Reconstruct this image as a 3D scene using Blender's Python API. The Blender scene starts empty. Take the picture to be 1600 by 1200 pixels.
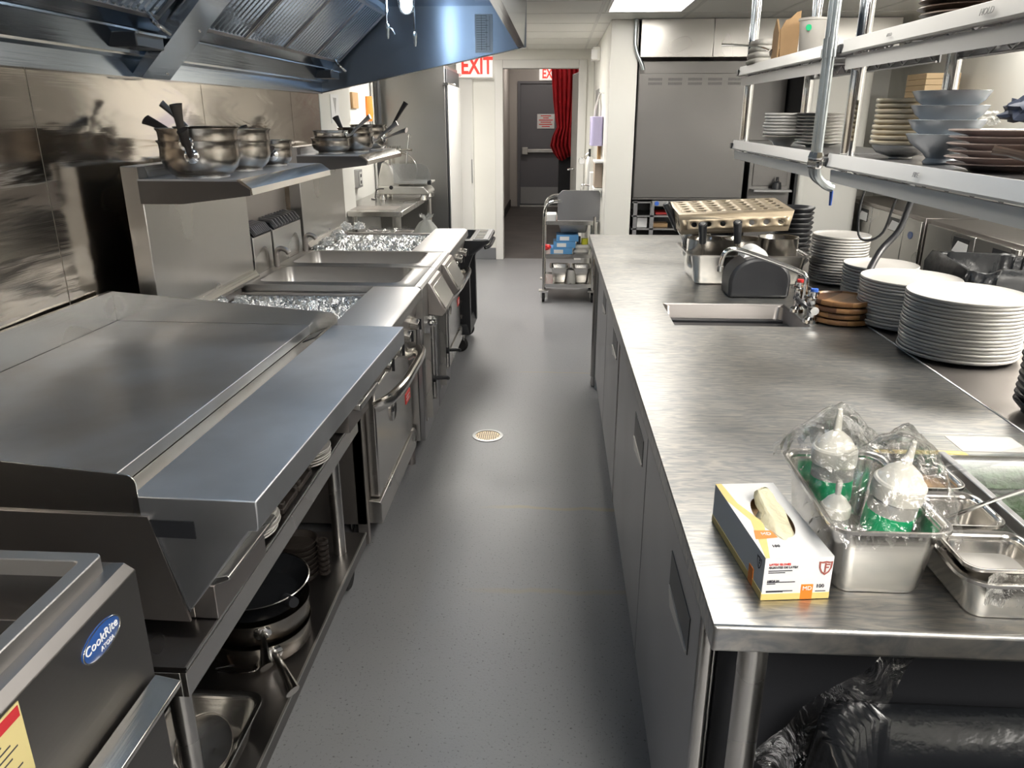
import bpy, bmesh, math, random
from mathutils import Vector, Matrix, noise
random.seed(7)
PI = math.pi
C = bpy.context.scene.collection
SC = bpy.context.scene

# ---------------------------------------------------------------- camera
cam_d = bpy.data.cameras.new('camera'); cam = bpy.data.objects.new('camera', cam_d); C.objects.link(cam)
cam_d.sensor_width = 36.0; cam_d.lens = 1200 / 1600 * 36.0; cam_d.clip_start = 0.02; cam_d.clip_end = 60
pitch = math.atan(420 / 1200); yaw = math.atan(72 / math.hypot(1200, 420))
cam.location = (0, 0, 1.55); cam.rotation_euler = (PI / 2 - pitch, 0, yaw)
SC.camera = cam
# ---------------------------------------------------------------- world, exposure
w = bpy.data.worlds.new('world'); SC.world = w; w.use_nodes = True
w.node_tree.nodes['Background'].inputs[0].default_value = (0.9, 0.95, 1, 1)
w.node_tree.nodes['Background'].inputs[1].default_value = 0.02
SC.view_settings.view_transform = 'Standard'; SC.view_settings.look = 'None'
SC.view_settings.gamma = 1; SC.view_settings.use_curve_mapping = False
SC.view_settings.exposure = 0.7
SC.cycles.max_bounces = 10; SC.cycles.glossy_bounces = 6; SC.cycles.diffuse_bounces = 5
SC.cycles.transparent_max_bounces = 12
SC.cycles.use_denoising = True
SC.cycles.caustics_reflective = False; SC.cycles.caustics_refractive = False
SC.cycles.sample_clamp_indirect = 4
E_PANEL, E_LAMP = 30.0, 85.0

# ---------------------------------------------------------------- materials
def newmat(name):
    m = bpy.data.materials.new(name); m.use_nodes = True
    return m, m.node_tree.nodes, m.node_tree.links, m.node_tree.nodes['Principled BSDF']
def mat(name, col, rough=.5, metal=0., noise_amt=0., nscale=20, bump=0., bscale=60, emit=None, estr=0, alpha=1, trans=0, coat=0, stretch=(1,1,1), rvar=0., col2=None):
    m, N, L, b = newmat(name)
    b.inputs['Base Color'].default_value = (*col, 1); b.inputs['Roughness'].default_value = rough
    b.inputs['Metallic'].default_value = metal
    if coat: b.inputs['Coat Weight'].default_value = coat; b.inputs['Coat Roughness'].default_value = .08
    if trans: b.inputs['Transmission Weight'].default_value = trans
    if alpha < 1: b.inputs['Alpha'].default_value = alpha
    if emit: b.inputs['Emission Color'].default_value = (*emit, 1); b.inputs['Emission Strength'].default_value = estr
    if noise_amt or bump or rvar or col2:
        tc = N.new('ShaderNodeTexCoord'); mp = N.new('ShaderNodeMapping'); mp.inputs['Scale'].default_value = stretch
        L.new(tc.outputs['Object'], mp.inputs[0])
        nz = N.new('ShaderNodeTexNoise'); nz.inputs['Scale'].default_value = nscale; nz.inputs['Detail'].default_value = 6
        L.new(mp.outputs[0], nz.inputs['Vector'])
        if noise_amt or col2:
            mx = N.new('ShaderNodeMix'); mx.data_type = 'RGBA'
            k = 1 - noise_amt
            mx.inputs[6].default_value = (*(col2 or [c * k for c in col]), 1); mx.inputs[7].default_value = (*col, 1)
            rp = N.new('ShaderNodeValToRGB'); rp.color_ramp.elements[0].position = .35; rp.color_ramp.elements[1].position = .65
            L.new(nz.outputs[0], rp.inputs[0]); L.new(rp.outputs[0], mx.inputs[0]); L.new(mx.outputs[2], b.inputs['Base Color'])
        if rvar:
            mr = N.new('ShaderNodeMapRange'); mr.inputs[3].default_value = max(0.02, rough - rvar); mr.inputs[4].default_value = rough + rvar
            L.new(nz.outputs[0], mr.inputs[0]); L.new(mr.outputs[0], b.inputs['Roughness'])
        if bump:
            n2 = N.new('ShaderNodeTexNoise'); n2.inputs['Scale'].default_value = bscale; n2.inputs['Detail'].default_value = 4
            L.new(mp.outputs[0], n2.inputs['Vector'])
            bp = N.new('ShaderNodeBump'); bp.inputs['Strength'].default_value = bump; bp.inputs['Distance'].default_value = .01
            L.new(n2.outputs[0], bp.inputs['Height']); L.new(bp.outputs[0], b.inputs['Normal'])
    return m
def steel(name, col=(.60, .585, .56), rough=.3, axis='x', brush=.06, wav=.0, wscale=3., aniso=.4):
    """brushed stainless: fine streaks along one axis, soft large-scale waviness of the sheet"""
    m, N, L, b = newmat(name)
    b.inputs['Metallic'].default_value = 1; b.inputs['Base Color'].default_value = (*col, 1)
    tc = N.new('ShaderNodeTexCoord'); mp = N.new('ShaderNodeMapping')
    s = {'x': (1.5, 60, 60), 'y': (60, 1.5, 60), 'z': (60, 60, 1.5)}[axis]
    mp.inputs['Scale'].default_value = s; L.new(tc.outputs['Object'], mp.inputs[0])
    nz = N.new('ShaderNodeTexNoise'); nz.inputs['Scale'].default_value = 2; nz.inputs['Detail'].default_value = 3
    L.new(mp.outputs[0], nz.inputs['Vector'])
    nl = N.new('ShaderNodeTexNoise'); nl.inputs['Scale'].default_value = wscale; nl.inputs['Detail'].default_value = 1
    L.new(tc.outputs['Object'], nl.inputs['Vector'])
    mr = N.new('ShaderNodeMapRange'); mr.inputs[1].default_value = .2; mr.inputs[2].default_value = .8
    mr.inputs[3].default_value = rough * .9; mr.inputs[4].default_value = rough * 1.15
    L.new(nl.outputs[0], mr.inputs[0]); L.new(mr.outputs[0], b.inputs['Roughness'])
    b1 = N.new('ShaderNodeBump'); b1.inputs['Strength'].default_value = brush; b1.inputs['Distance'].default_value = .004
    L.new(nz.outputs[0], b1.inputs['Height'])
    if wav:
        b2 = N.new('ShaderNodeBump'); b2.inputs['Strength'].default_value = wav; b2.inputs['Distance'].default_value = .03
        L.new(nl.outputs[0], b2.inputs['Height']); L.new(b2.outputs[0], b1.inputs['Normal'])
    L.new(b1.outputs[0], b.inputs['Normal'])
    return m
M = {}
M['steel'] = steel('stainless_steel', rough=.26, axis='y')
M['steelx'] = steel('stainless_steel_cross', rough=.24, axis='x')
M['steelz'] = steel('stainless_steel_upright', (.56, .545, .52), rough=.28, axis='z')
M['steel_door'] = steel('stainless_door', (.36, .36, .37), rough=.34, axis='y')
M['fridge'] = steel('fridge_steel', (.25, .245, .24), rough=.36, axis='x', wav=.06)
M['hood'] = steel('hood_steel', (.42, .47, .53), rough=.16, axis='y', wav=.05, wscale=1.2)
M['hood_end'] = steel('hood_end_steel', (.30, .35, .42), rough=.3, axis='x', brush=.06, wav=.02, wscale=1.2)
_nt = M['hood_end'].node_tree; _tg = _nt.nodes.new('ShaderNodeTangent'); _tg.direction_type = 'RADIAL'; _tg.axis = 'Z'
_b = _nt.nodes['Principled BSDF']; _b.inputs['Anisotropic'].default_value = .85; _b.inputs['Anisotropic Rotation'].default_value = .25
_nt.links.new(_tg.outputs[0], _b.inputs['Tangent'])
M['dullx'] = steel('tank_steel', (.42, .41, .40), rough=.3, axis='x')
M['bright'] = steel('bright_steel', (.72, .70, .66), rough=.18, axis='y')
M['dull'] = steel('dull_steel', (.42, .39, .37), rough=.38, axis='y')
M['fryer'] = steel('fryer_steel', (.21, .20, .195), rough=.38, axis='y')
M['stand_dark'] = steel('shaded_stand_steel', (.20, .19, .185), rough=.3, axis='y')  # shade under the griddle put into the steel colour
M['basin'] = steel('sink_basin_steel', (.30, .28, .27), rough=.34, axis='x')
M['ledge'] = steel('ledge_steel', (.44, .43, .42), rough=.42, axis='y')
M['pot'] = mat('pot_steel', (.37, .35, .32), .26, 1, col2=(.22, .17, .13), nscale=9, bump=.03, bscale=40)
M['pot_new'] = mat('bright_pot_steel', (.62, .60, .57), .2, 1)
M['chrome'] = mat('chrome', (.8, .8, .8), .08, 1)
M['galv'] = mat('galvanized_conduit', (.50, .54, .56), .32, 1, noise_amt=.15, nscale=30)
M['alu'] = mat('aluminium', (.66, .65, .62), .38, 1, noise_amt=.12, nscale=12)
M['perf'] = mat('warm_scuffed_steel', (.66, .55, .40), .45, .6, noise_amt=.12, nscale=14)
M['foil'] = mat('aluminium_foil', (.85, .87, .88), .16, 1, bump=.9, bscale=70)
M['griddle'] = mat('griddle_plate', (.52, .54, .57), .40, 1, col2=(.40, .385, .37), nscale=2.6, rvar=.08, bump=.02, bscale=30)
M['shelf_blue'] = mat('griddle_shelf_steel', (.60, .62, .65), .42, 1, noise_amt=.15, nscale=5, rvar=.06)
M['cast'] = mat('seasoned_iron', (.035, .028, .024), .5, .3, noise_amt=.3, nscale=20, bump=.1)
M['black'] = mat('black_plastic', (.018, .019, .022), .38)
M['black_r'] = mat('black_rubber', (.012, .012, .013), .6)
M['blackgloss'] = mat('black_gloss', (.012, .013, .015), .15)
M['bag'] = mat('black_bin_bag', (.010, .011, .013), .26, bump=.6, bscale=16)
M['white_cer'] = mat('white_ceramic', (.52, .505, .48), .35, coat=.2)
M['cream_cer'] = mat('cream_ceramic', (.62, .53, .38), .25, coat=.4)
M['blue_cer'] = mat('blue_grey_ceramic', (.42, .46, .50), .22, coat=.4)
M['pink_cer'] = mat('pinkish_ceramic', (.46, .37, .34), .28, coat=.4)
M['dark_cer'] = mat('dark_brown_ceramic', (.10, .07, .055), .3, coat=.3)
M['brown_glaze'] = mat('brown_glaze', (.25, .09, .035), .2, coat=.6, noise_amt=.5, nscale=8)
M['cardboard'] = mat('cardboard', (.45, .29, .15), .8, noise_amt=.08)
M['pizza'] = mat('corrugated_box', (.62, .46, .28), .8)
M['white'] = mat('white_paint', (.84, .83, .79), .35, noise_amt=.03, nscale=2)
M['frp'] = mat('glossy_white_wallboard', (.83, .82, .77), .28, noise_amt=.04, nscale=1.5)
M['trimw'] = mat('white_trim_paint', (.74, .73, .70), .35)
M['fridge_dark'] = steel('dark_fridge_steel', (.17, .165, .16), rough=.42, axis='x', wav=.04)  # darker fridge steel for the right background
M['strip'] = mat('white_label_strip', (.66, .655, .64), .35)
M['white_metal'] = mat('pale_zinc_channel', (.62, .62, .61), .35, .2)
M['paper'] = mat('white_paper', (.8, .8, .8), .6)
M['greypaper'] = mat('laminated_grey_sheet', (.86, .90, .94), .3)
M['ink'] = mat('dark_ink', (.03, .03, .04), .6)
M['red'] = mat('red_print', (.75, .03, .02), .4)
M['redlit'] = mat('red_exit_letters', (.8, .03, .02), .4, emit=(1, .05, .03), estr=.5)
M['exitface'] = mat('exit_sign_face', (.85, .83, .8), .4, emit=(1, .95, .9), estr=.35)
M['curtain'] = mat('red_curtain', (.55, .02, .03), .75, noise_amt=.3, nscale=8)
M['greydoor'] = mat('grey_painted_door', (.15, .15, .165), .4)
M['kick'] = mat('aluminium_kick_plate', (.36, .36, .36), .4, .7)
M['beige'] = mat('beige_wall', (.48, .45, .42), .6)
M['base'] = mat('grey_cove_base', (.17, .175, .185), .5)
M['blue'] = mat('blue_badge', (.02, .07, .25), .3, coat=.5)
M['bluebox'] = mat('blue_carton', (.10, .30, .60), .5)
M['bluecap'] = mat('blue_cap', (.05, .15, .6), .3)
M['redcap'] = mat('red_cap', (.6, .04, .04), .3)
M['orange'] = mat('orange_grip', (.85, .25, .03), .5)
M['green'] = mat('green_tape', (.0, .42, .16), .45)
M['yellow'] = mat('yellow_panel', (.82, .62, .22), .5)
M['cream'] = mat('cream_latex', (.78, .73, .52), .55, bump=.7, bscale=60)
M['cloth'] = mat('white_cloth', (.72, .70, .66), .9, bump=.5, bscale=120)
M['lilac'] = mat('lilac_plastic', (.50, .46, .68), .35)
M['label_y'] = mat('yellow_warning_label', (.55, .47, .22), .5)
M['oil'] = mat('yellow_oil', (.5, .38, .04), .15, coat=.5)
M['herb'] = mat('green_herbs', (.045, .13, .025), .6, noise_amt=.7, nscale=60, bump=1., bscale=90)
M['sauce'] = mat('brown_sauce', (.28, .17, .08), .4)
M['tub'] = mat('translucent_tub', (.62, .60, .56), .35, alpha=.62)
M['tubfill'] = mat('taupe_contents', (.36, .29, .24), .5)
M['bottle'] = mat('squeeze_bottle_plastic', (.82, .80, .72), .3)
M['board_a'] = None
def film(name, tint=(1, 1, 1), base=.90, rough=.16, bump=.6, bscale=18, fmax=.75):
    """thin clear film: part see-through, part mirror, wrinkled"""
    m, N, L, b = newmat(name); N.remove(b)
    out = [n for n in N if n.type == 'OUTPUT_MATERIAL'][0]
    tr = N.new('ShaderNodeBsdfTransparent'); tr.inputs[0].default_value = (*tint, 1)
    gl = N.new('ShaderNodeBsdfGlossy'); gl.inputs['Roughness'].default_value = rough
    nz = N.new('ShaderNodeTexNoise'); nz.inputs['Scale'].default_value = bscale; nz.inputs['Detail'].default_value = 5; nz.inputs['Distortion'].default_value = 1.5
    tc = N.new('ShaderNodeTexCoord'); L.new(tc.outputs['Object'], nz.inputs['Vector'])
    bp = N.new('ShaderNodeBump'); bp.inputs['Strength'].default_value = bump; bp.inputs['Distance'].default_value = .02
    L.new(nz.outputs[0], bp.inputs['Height']); L.new(bp.outputs[0], gl.inputs['Normal'])
    fr = N.new('ShaderNodeFresnel'); fr.inputs[0].default_value = 1.5; L.new(bp.outputs[0], fr.inputs['Normal'])
    mr = N.new('ShaderNodeMapRange'); mr.inputs[3].default_value = 1 - base; mr.inputs[4].default_value = fmax
    L.new(fr.outputs[0], mr.inputs[0])
    mx = N.new('ShaderNodeMixShader'); L.new(mr.outputs[0], mx.inputs[0]); L.new(tr.outputs[0], mx.inputs[1]); L.new(gl.outputs[0], mx.inputs[2])
    L.new(mx.outputs[0], out.inputs[0]); return m
M['film'] = film('cling_film')
M['bagclear'] = mat('milky_poly_bag', (.86, .87, .84), .25, alpha=.38, bump=.6, bscale=30)
M['clear'] = film('clear_rigid_plastic', (.96, .97, .97), .96, .10, .0, fmax=.22)
M['acry'] = film('frosted_guard', (.86, .88, .9), .6, .25, .05)

def counter_mat():
    m, N, L, b = newmat('scratched_worktop_steel')
    b.inputs['Metallic'].default_value = 1
    tc = N.new('ShaderNodeTexCoord')
    big = N.new('ShaderNodeTexNoise'); big.inputs['Scale'].default_value = 2.2; big.inputs['Detail'].default_value = 3; L.new(tc.outputs['Object'], big.inputs['Vector'])
    # wipe arcs: streaks that bend with a low-frequency distortion
    mp = N.new('ShaderNodeMapping'); mp.inputs['Scale'].default_value = (6, 36, 10); mp.inputs['Rotation'].default_value = (0, 0, .12); L.new(tc.outputs['Object'], mp.inputs[0])
    st = N.new('ShaderNodeTexNoise'); st.inputs['Scale'].default_value = 1.6; st.inputs['Detail'].default_value = 5; st.inputs['Distortion'].default_value = 2.6
    L.new(mp.outputs[0], st.inputs['Vector'])
    mx = N.new('ShaderNodeMix'); mx.data_type = 'RGBA'; mx.inputs[6].default_value = (.36, .37, .38, 1); mx.inputs[7].default_value = (.58, .56, .52, 1)
    rp = N.new('ShaderNodeValToRGB'); rp.color_ramp.elements[0].position = .38; rp.color_ramp.elements[1].position = .66
    L.new(st.outputs[0], rp.inputs[0]); L.new(rp.outputs[0], mx.inputs[0]); L.new(mx.outputs[2], b.inputs['Base Color'])
    mr = N.new('ShaderNodeMapRange'); mr.inputs[1].default_value = .3; mr.inputs[2].default_value = .7; mr.inputs[3].default_value = .3; mr.inputs[4].default_value = .46
    L.new(big.outputs[0], mr.inputs[0]); L.new(mr.outputs[0], b.inputs['Roughness'])
    bp = N.new('ShaderNodeBump'); bp.inputs['Strength'].default_value = .07; bp.inputs['Distance'].default_value = .004
    L.new(st.outputs[0], bp.inputs['Height']); L.new(bp.outputs[0], b.inputs['Normal'])
    return m
M['counter'] = counter_mat()
def wallsteel_mat():
    m, N, L, b = newmat('stainless_wall_panel')
    b.inputs['Metallic'].default_value = 1; b.inputs['Base Color'].default_value = (.60, .55, .49, 1)
    tc = N.new('ShaderNodeTexCoord'); mp = N.new('ShaderNodeMapping'); mp.inputs['Scale'].default_value = (1, 1.0, 5); L.new(tc.outputs['Object'], mp.inputs[0])
    nz = N.new('ShaderNodeTexNoise'); nz.inputs['Scale'].default_value = 1.3; nz.inputs['Detail'].default_value = 3; nz.inputs['Distortion'].default_value = .8; L.new(mp.outputs[0], nz.inputs['Vector'])
    b2 = N.new('ShaderNodeBump'); b2.inputs['Strength'].default_value = .22; b2.inputs['Distance'].default_value = .03; L.new(nz.outputs[0], b2.inputs['Height'])
    m2 = N.new('ShaderNodeMapping'); m2.inputs['Scale'].default_value = (150, 2, 150); L.new(tc.outputs['Object'], m2.inputs[0])
    n2 = N.new('ShaderNodeTexNoise'); n2.inputs['Scale'].default_value = 2; L.new(m2.outputs[0], n2.inputs['Vector'])
    b1 = N.new('ShaderNodeBump'); b1.inputs['Strength'].default_value = .03; b1.inputs['Distance'].default_value = .004
    L.new(n2.outputs[0], b1.inputs['Height']); L.new(b2.outputs[0], b1.inputs['Normal']); L.new(b1.outputs[0], b.inputs['Normal'])
    mr = N.new('ShaderNodeMapRange'); mr.inputs[3].default_value = .08; mr.inputs[4].default_value = .17; L.new(nz.outputs[0], mr.inputs[0]); L.new(mr.outputs[0], b.inputs['Roughness'])
    return m
M['wallsteel'] = wallsteel_mat()
def floor_mat():
    m, N, L, b = newmat('grey_epoxy_floor')
    tc = N.new('ShaderNodeTexCoord')
    n1 = N.new('ShaderNodeTexNoise'); n1.inputs['Scale'].default_value = 1.5; n1.inputs['Detail'].default_value = 8; L.new(tc.outputs['Object'], n1.inputs['Vector'])
    mx = N.new('ShaderNodeMix'); mx.data_type = 'RGBA'; mx.inputs[6].default_value = (.165, .168, .180, 1); mx.inputs[7].default_value = (.25, .252, .264, 1)
    L.new(n1.outputs[0], mx.inputs[0])
    # small dark chips
    v = N.new('ShaderNodeTexNoise'); v.inputs['Scale'].default_value = 130; v.inputs['Detail'].default_value = 2; L.new(tc.outputs['Object'], v.inputs['Vector'])
    rp = N.new('ShaderNodeValToRGB'); rp.color_ramp.elements[0].position = .24; rp.color_ramp.elements[1].position = .38
    L.new(v.outputs[0], rp.inputs[0])
    m2 = N.new('ShaderNodeMix'); m2.data_type = 'RGBA'; m2.inputs[6].default_value = (.06, .06, .065, 1); L.new(rp.outputs[0], m2.inputs[0]); L.new(mx.outputs[2], m2.inputs[7])
    # worn brown seams across the aisle
    sp = N.new('ShaderNodeSeparateXYZ'); nw = N.new('ShaderNodeTexNoise'); nw.inputs['Scale'].default_value = 6; L.new(tc.outputs['Object'], nw.inputs['Vector'])
    L.new(tc.outputs['Object'], sp.inputs[0])
    prev = m2.outputs[2]
    for yy, wd, st in ((4.66, .014, .6), (2.86, .018, .75), (2.27, .02, .45)):
        ad = N.new('ShaderNodeMath'); ad.operation = 'MULTIPLY_ADD'; L.new(nw.outputs[0], ad.inputs[0]); ad.inputs[1].default_value = .06; L.new(sp.outputs['Y'], ad.inputs[2])
        su = N.new('ShaderNodeMath'); su.operation = 'SUBTRACT'; L.new(ad.outputs[0], su.inputs[0]); su.inputs[1].default_value = yy + .03
        ab = N.new('ShaderNodeMath'); ab.operation = 'ABSOLUTE'; L.new(su.outputs[0], ab.inputs[0])
        mr = N.new('ShaderNodeMapRange'); mr.inputs[1].default_value = wd * .3; mr.inputs[2].default_value = wd; mr.inputs[3].default_value = st; mr.inputs[4].default_value = 0; L.new(ab.outputs[0], mr.inputs[0])
        xm = N.new('ShaderNodeMapRange'); xm.inputs[1].default_value = -.32; xm.inputs[2].default_value = -.15; L.new(sp.outputs['X'], xm.inputs[0])
        mu = N.new('ShaderNodeMath'); mu.operation = 'MULTIPLY'; L.new(mr.outputs[0], mu.inputs[0]); L.new(xm.outputs[0], mu.inputs[1])
        m3 = N.new('ShaderNodeMix'); m3.data_type = 'RGBA'; m3.inputs[7].default_value = (.26, .22, .15, 1); L.new(mu.outputs[0], m3.inputs[0]); L.new(prev, m3.inputs[6]); prev = m3.outputs[2]
    L.new(prev, b.inputs['Base Color'])
    mr = N.new('ShaderNodeMapRange'); mr.inputs[3].default_value = .3; mr.inputs[4].default_value = .55; L.new(n1.outputs[0], mr.inputs[0]); L.new(mr.outputs[0], b.inputs['Roughness'])
    bp = N.new('ShaderNodeBump'); bp.inputs['Strength'].default_value = .12; bp.inputs['Distance'].default_value = .003; L.new(v.outputs[0], bp.inputs['Height']); L.new(bp.outputs[0], b.inputs['Normal'])
    return m
M['floor'] = floor_mat()
M['hallfloor'] = mat('worn_brown_hall_floor', (.075, .065, .06), .5, noise_amt=.4, nscale=3)
M['ceiling'] = mat('white_ceiling_tile', (.84, .83, .78), .5)
M['grid'] = mat('ceiling_grid_metal', (.68, .67, .63), .4)
def wood_mat(name, a, b_, scale=6):
    m, N, L, b = newmat(name)
    tc = N.new('ShaderNodeTexCoord'); mp = N.new('ShaderNodeMapping'); mp.inputs['Scale'].default_value = (22, 1, 1); mp.inputs['Rotation'].default_value = (0, 0, .6); L.new(tc.outputs['Object'], mp.inputs[0])
    vo = N.new('ShaderNodeTexVoronoi'); vo.inputs['Scale'].default_value = 1; L.new(mp.outputs[0], vo.inputs['Vector'])
    sp = N.new('ShaderNodeSeparateColor'); L.new(vo.outputs['Color'], sp.inputs[0])
    mx = N.new('ShaderNodeMix'); mx.data_type = 'RGBA'; mx.inputs[6].default_value = (*a, 1); mx.inputs[7].default_value = (*b_, 1)
    L.new(sp.outputs[0], mx.inputs[0]); L.new(mx.outputs[2], b.inputs['Base Color']); b.inputs['Roughness'].default_value = .35
    return m
M['wood'] = wood_mat('acacia_wood', (.09, .035, .014), (.40, .21, .085))

# ---------------------------------------------------------------- mesh builder
class MB:
    def __init__(s): s.v = []; s.f = []; s.m = []; s.mi = 0
    def add(s, vs, fs):
        o = len(s.v); s.v += [tuple(p) for p in vs]
        for f in fs: s.f.append([i + o for i in f]); s.m.append(s.mi)
        return s
    def mat(s, i): s.mi = i; return s
    def box(s, x0, y0, z0, x1, y1, z1):
        if x0 > x1: x0, x1 = x1, x0
        if y0 > y1: y0, y1 = y1, y0
        if z0 > z1: z0, z1 = z1, z0
        return s.add([(x0,y0,z0),(x1,y0,z0),(x1,y1,z0),(x0,y1,z0),(x0,y0,z1),(x1,y0,z1),(x1,y1,z1),(x0,y1,z1)],
                     [(3,2,1,0),(4,5,6,7),(0,1,5,4),(1,2,6,5),(2,3,7,6),(3,0,4,7)])
    def lathe(s, prof, c=(0,0,0), n=40, sx=1, sy=1, axis='z', closed=False):
        vs = []; fs = []; k = len(prof)
        for i in range(n):
            a = 2 * PI * i / n
            for r, z in prof:
                x, y = r * math.cos(a) * sx, r * math.sin(a) * sy
                p = {'z': (x, y, z), 'x': (z, x, y), 'y': (x, z, y)}[axis]
                vs.append((p[0] + c[0], p[1] + c[1], p[2] + c[2]))
        for i in range(n):
            j = (i + 1) % n
            for q in range(k - 1 + (1 if closed else 0)):
                q2 = (q + 1) % k
                if prof[q][0] == 0 and prof[q2][0] == 0: continue
                f = [i*k+q, j*k+q, j*k+q2, i*k+q2]
                if prof[q][0] == 0: f = [i*k+q, j*k+q2, i*k+q2]
                elif prof[q2][0] == 0: f = [i*k+q, j*k+q, i*k+q2]
                fs.append(f if axis != 'y' else f[::-1])
        return s.add(vs, fs)
    def cyl(s, p0, p1, r0, r1=None, n=20, cap=True):
        r1 = r0 if r1 is None else r1
        p0, p1 = Vector(p0), Vector(p1); d = (p1 - p0).normalized()
        u = d.orthogonal().normalized(); v = d.cross(u)
        vs = []; fs = []
        for p, r in ((p0, r0), (p1, r1)):
            for i in range(n):
                a = 2 * PI * i / n; vs.append(p + u * r * math.cos(a) + v * r * math.sin(a))
        for i in range(n): j = (i + 1) % n; fs.append((i, j, n + j, n + i))
        if cap: fs.append(tuple(range(n - 1, -1, -1))); fs.append(tuple(range(n, 2 * n)))
        return s.add(vs, fs)
    def tube(s, pts, r, n=10, smooth=4, rs=None, flat=1.0):
        """round tube along a smoothed path; rs = radius per control point"""
        P = [Vector(p) for p in pts]; R = list(rs) if rs else [r] * len(P)
        if smooth > 1 and len(P) > 2:
            Q = []; S = []
            for i in range(len(P) - 1):
                a, b, c, d = P[max(i-1,0)], P[i], P[i+1], P[min(i+2,len(P)-1)]
                for k in range(smooth):
                    t = k / smooth
                    Q.append(.5*((2*b)+(c-a)*t+(2*a-5*b+4*c-d)*t*t+(-a+3*b-3*c+d)*t**3)); S.append(R[i]*(1-t)+R[i+1]*t)
            Q.append(P[-1]); S.append(R[-1]); P, R = Q, S
        vs = []; fs = []; u = None
        for i, p in enumerate(P):
            d = (P[min(i+1,len(P)-1)] - P[max(i-1,0)]).normalized()
            if u is None: u = d.orthogonal().normalized()
            u = (u - d * u.dot(d)).normalized(); v = d.cross(u)
            for k in range(n):
                a = 2*PI*k/n; vs.append(p + u*R[i]*math.cos(a) + v*R[i]*flat*math.sin(a))
        for i in range(len(P)-1):
            for k in range(n): j = (k+1)%n; fs.append((i*n+k, i*n+j, (i+1)*n+j, (i+1)*n+k))
        fs.append(tuple(range(n-1,-1,-1))); fs.append(tuple(range((len(P)-1)*n, len(P)*n)))
        return s.add(vs, fs)
    def loft(s, loops, cap0=True, cap1=True):
        n = len(loops[0]); vs = [p for l in loops for p in l]; fs = []
        for i in range(len(loops)-1):
            for k in range(n): j = (k+1)%n; fs.append((i*n+k, i*n+j, (i+1)*n+j, (i+1)*n+k))
        if cap0: fs.append(tuple(range(n-1,-1,-1)))
        if cap1: fs.append(tuple(range((len(loops)-1)*n, len(loops)*n)))
        return s.add(vs, fs)
    def prism(s, poly, axis, a0, a1):
        """polygon in the plane across `axis`, pulled from a0 to a1"""
        def P(p, a): return {'x': (a, p[0], p[1]), 'y': (p[0], a, p[1]), 'z': (p[0], p[1], a)}[axis]
        return s.loft([[P(p, a0) for p in poly], [P(p, a1) for p in poly]])
    def xf(s, mtx, start=0):
        for i in range(start, len(s.v)): s.v[i] = tuple(mtx @ Vector(s.v[i]))
        return s
    def b(s, name, mats, parent=None, bevel=0, ang=35, loc=None, seg=2, weld=0):
        base = Vector((0,0,0)); p = parent
        while p: base += p.location; p = p.parent
        if loc: base += Vector(loc)
        me = bpy.data.meshes.new(name)
        me.from_pydata([tuple(Vector(v) - base) for v in s.v], [], s.f)
        if not isinstance(mats, (list, tuple)): mats = [mats]
        for m_ in mats: me.materials.append(M[m_] if isinstance(m_, str) else m_)
        for i, p_ in enumerate(me.polygons): p_.material_index = min(s.m[i], len(mats)-1); p_.use_smooth = True
        bm = bmesh.new(); bm.from_mesh(me)
        if weld: bmesh.ops.remove_doubles(bm, verts=bm.verts, dist=weld)
        bmesh.ops.recalc_face_normals(bm, faces=bm.faces); bm.to_mesh(me); bm.free()
        me.set_sharp_from_angle(angle=math.radians(ang))
        o = bpy.data.objects.new(name, me); C.objects.link(o)
        if loc: o.location = loc
        if parent: o.parent = parent
        if bevel:
            md = o.modifiers.new('bevel', 'BEVEL'); md.width = bevel; md.segments = seg; md.limit_method = 'ANGLE'; md.angle_limit = math.radians(40)
            md.harden_normals = False
        return o
def rr(cx, cy, w, d, r, z, n=5):
    """rounded rectangle loop"""
    out = []; r = min(r, w/2-1e-4, d/2-1e-4)
    for qx, qy, a0 in ((1,1,0),(-1,1,90),(-1,-1,180),(1,-1,270)):
        for k in range(n+1):
            a = math.radians(a0 + 90*k/n)
            out.append((cx + qx*(w/2-r) + r*math.cos(a), cy + qy*(d/2-r) + r*math.sin(a), z))
    return out
def thing(name, label, cat, loc=(0,0,0), rz=0, group=None):
    o = bpy.data.objects.new(name, None); C.objects.link(o); o.location = loc; o.rotation_euler = (0,0,rz)
    o.empty_display_size = .05; o['label'] = label; o['category'] = cat
    if group: o['group'] = group
    return o
def tag(o, label, cat, group=None, kind=None):
    o['label'] = label; o['category'] = cat
    if group: o['group'] = group
    if kind: o['kind'] = kind
    return o
def struct(o): o['kind'] = 'structure'; return o
def dup(root, label=None, loc=None, rot=None, group=None):
    def cp(o, par):
        c = o.copy(); C.objects.link(c)
        if par: c.parent = par
        for ch in kids.get(o.name, []): cp(ch, c)
        return c
    kids = {}
    def walk(o):
        kids[o.name] = list(o.children)
        for ch in o.children: walk(ch)
    walk(root); r = cp(root, None)
    if label: r['label'] = label
    if group: r['group'] = group
    if loc is not None: r.location = loc
    if rot is not None: r.rotation_euler = rot
    return r
ORD = ['bottom', 'second from bottom', 'third from bottom', 'fourth from bottom', 'fifth from bottom', 'sixth from bottom', 'seventh from bottom', 'eighth from bottom', 'ninth from bottom', 'tenth from bottom']
ORT = ['topmost', 'second from top', 'third from top', 'fourth from top', 'fifth from top', 'sixth from top', 'seventh from top', 'eighth from top', 'ninth from top', 'tenth from top', 'eleventh from top']
def rank(i, n): return ORD[i] if i < n/2 and i < len(ORD) else (ORT[n-1-i] if n-1-i < len(ORT) else ORD[i])
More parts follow.
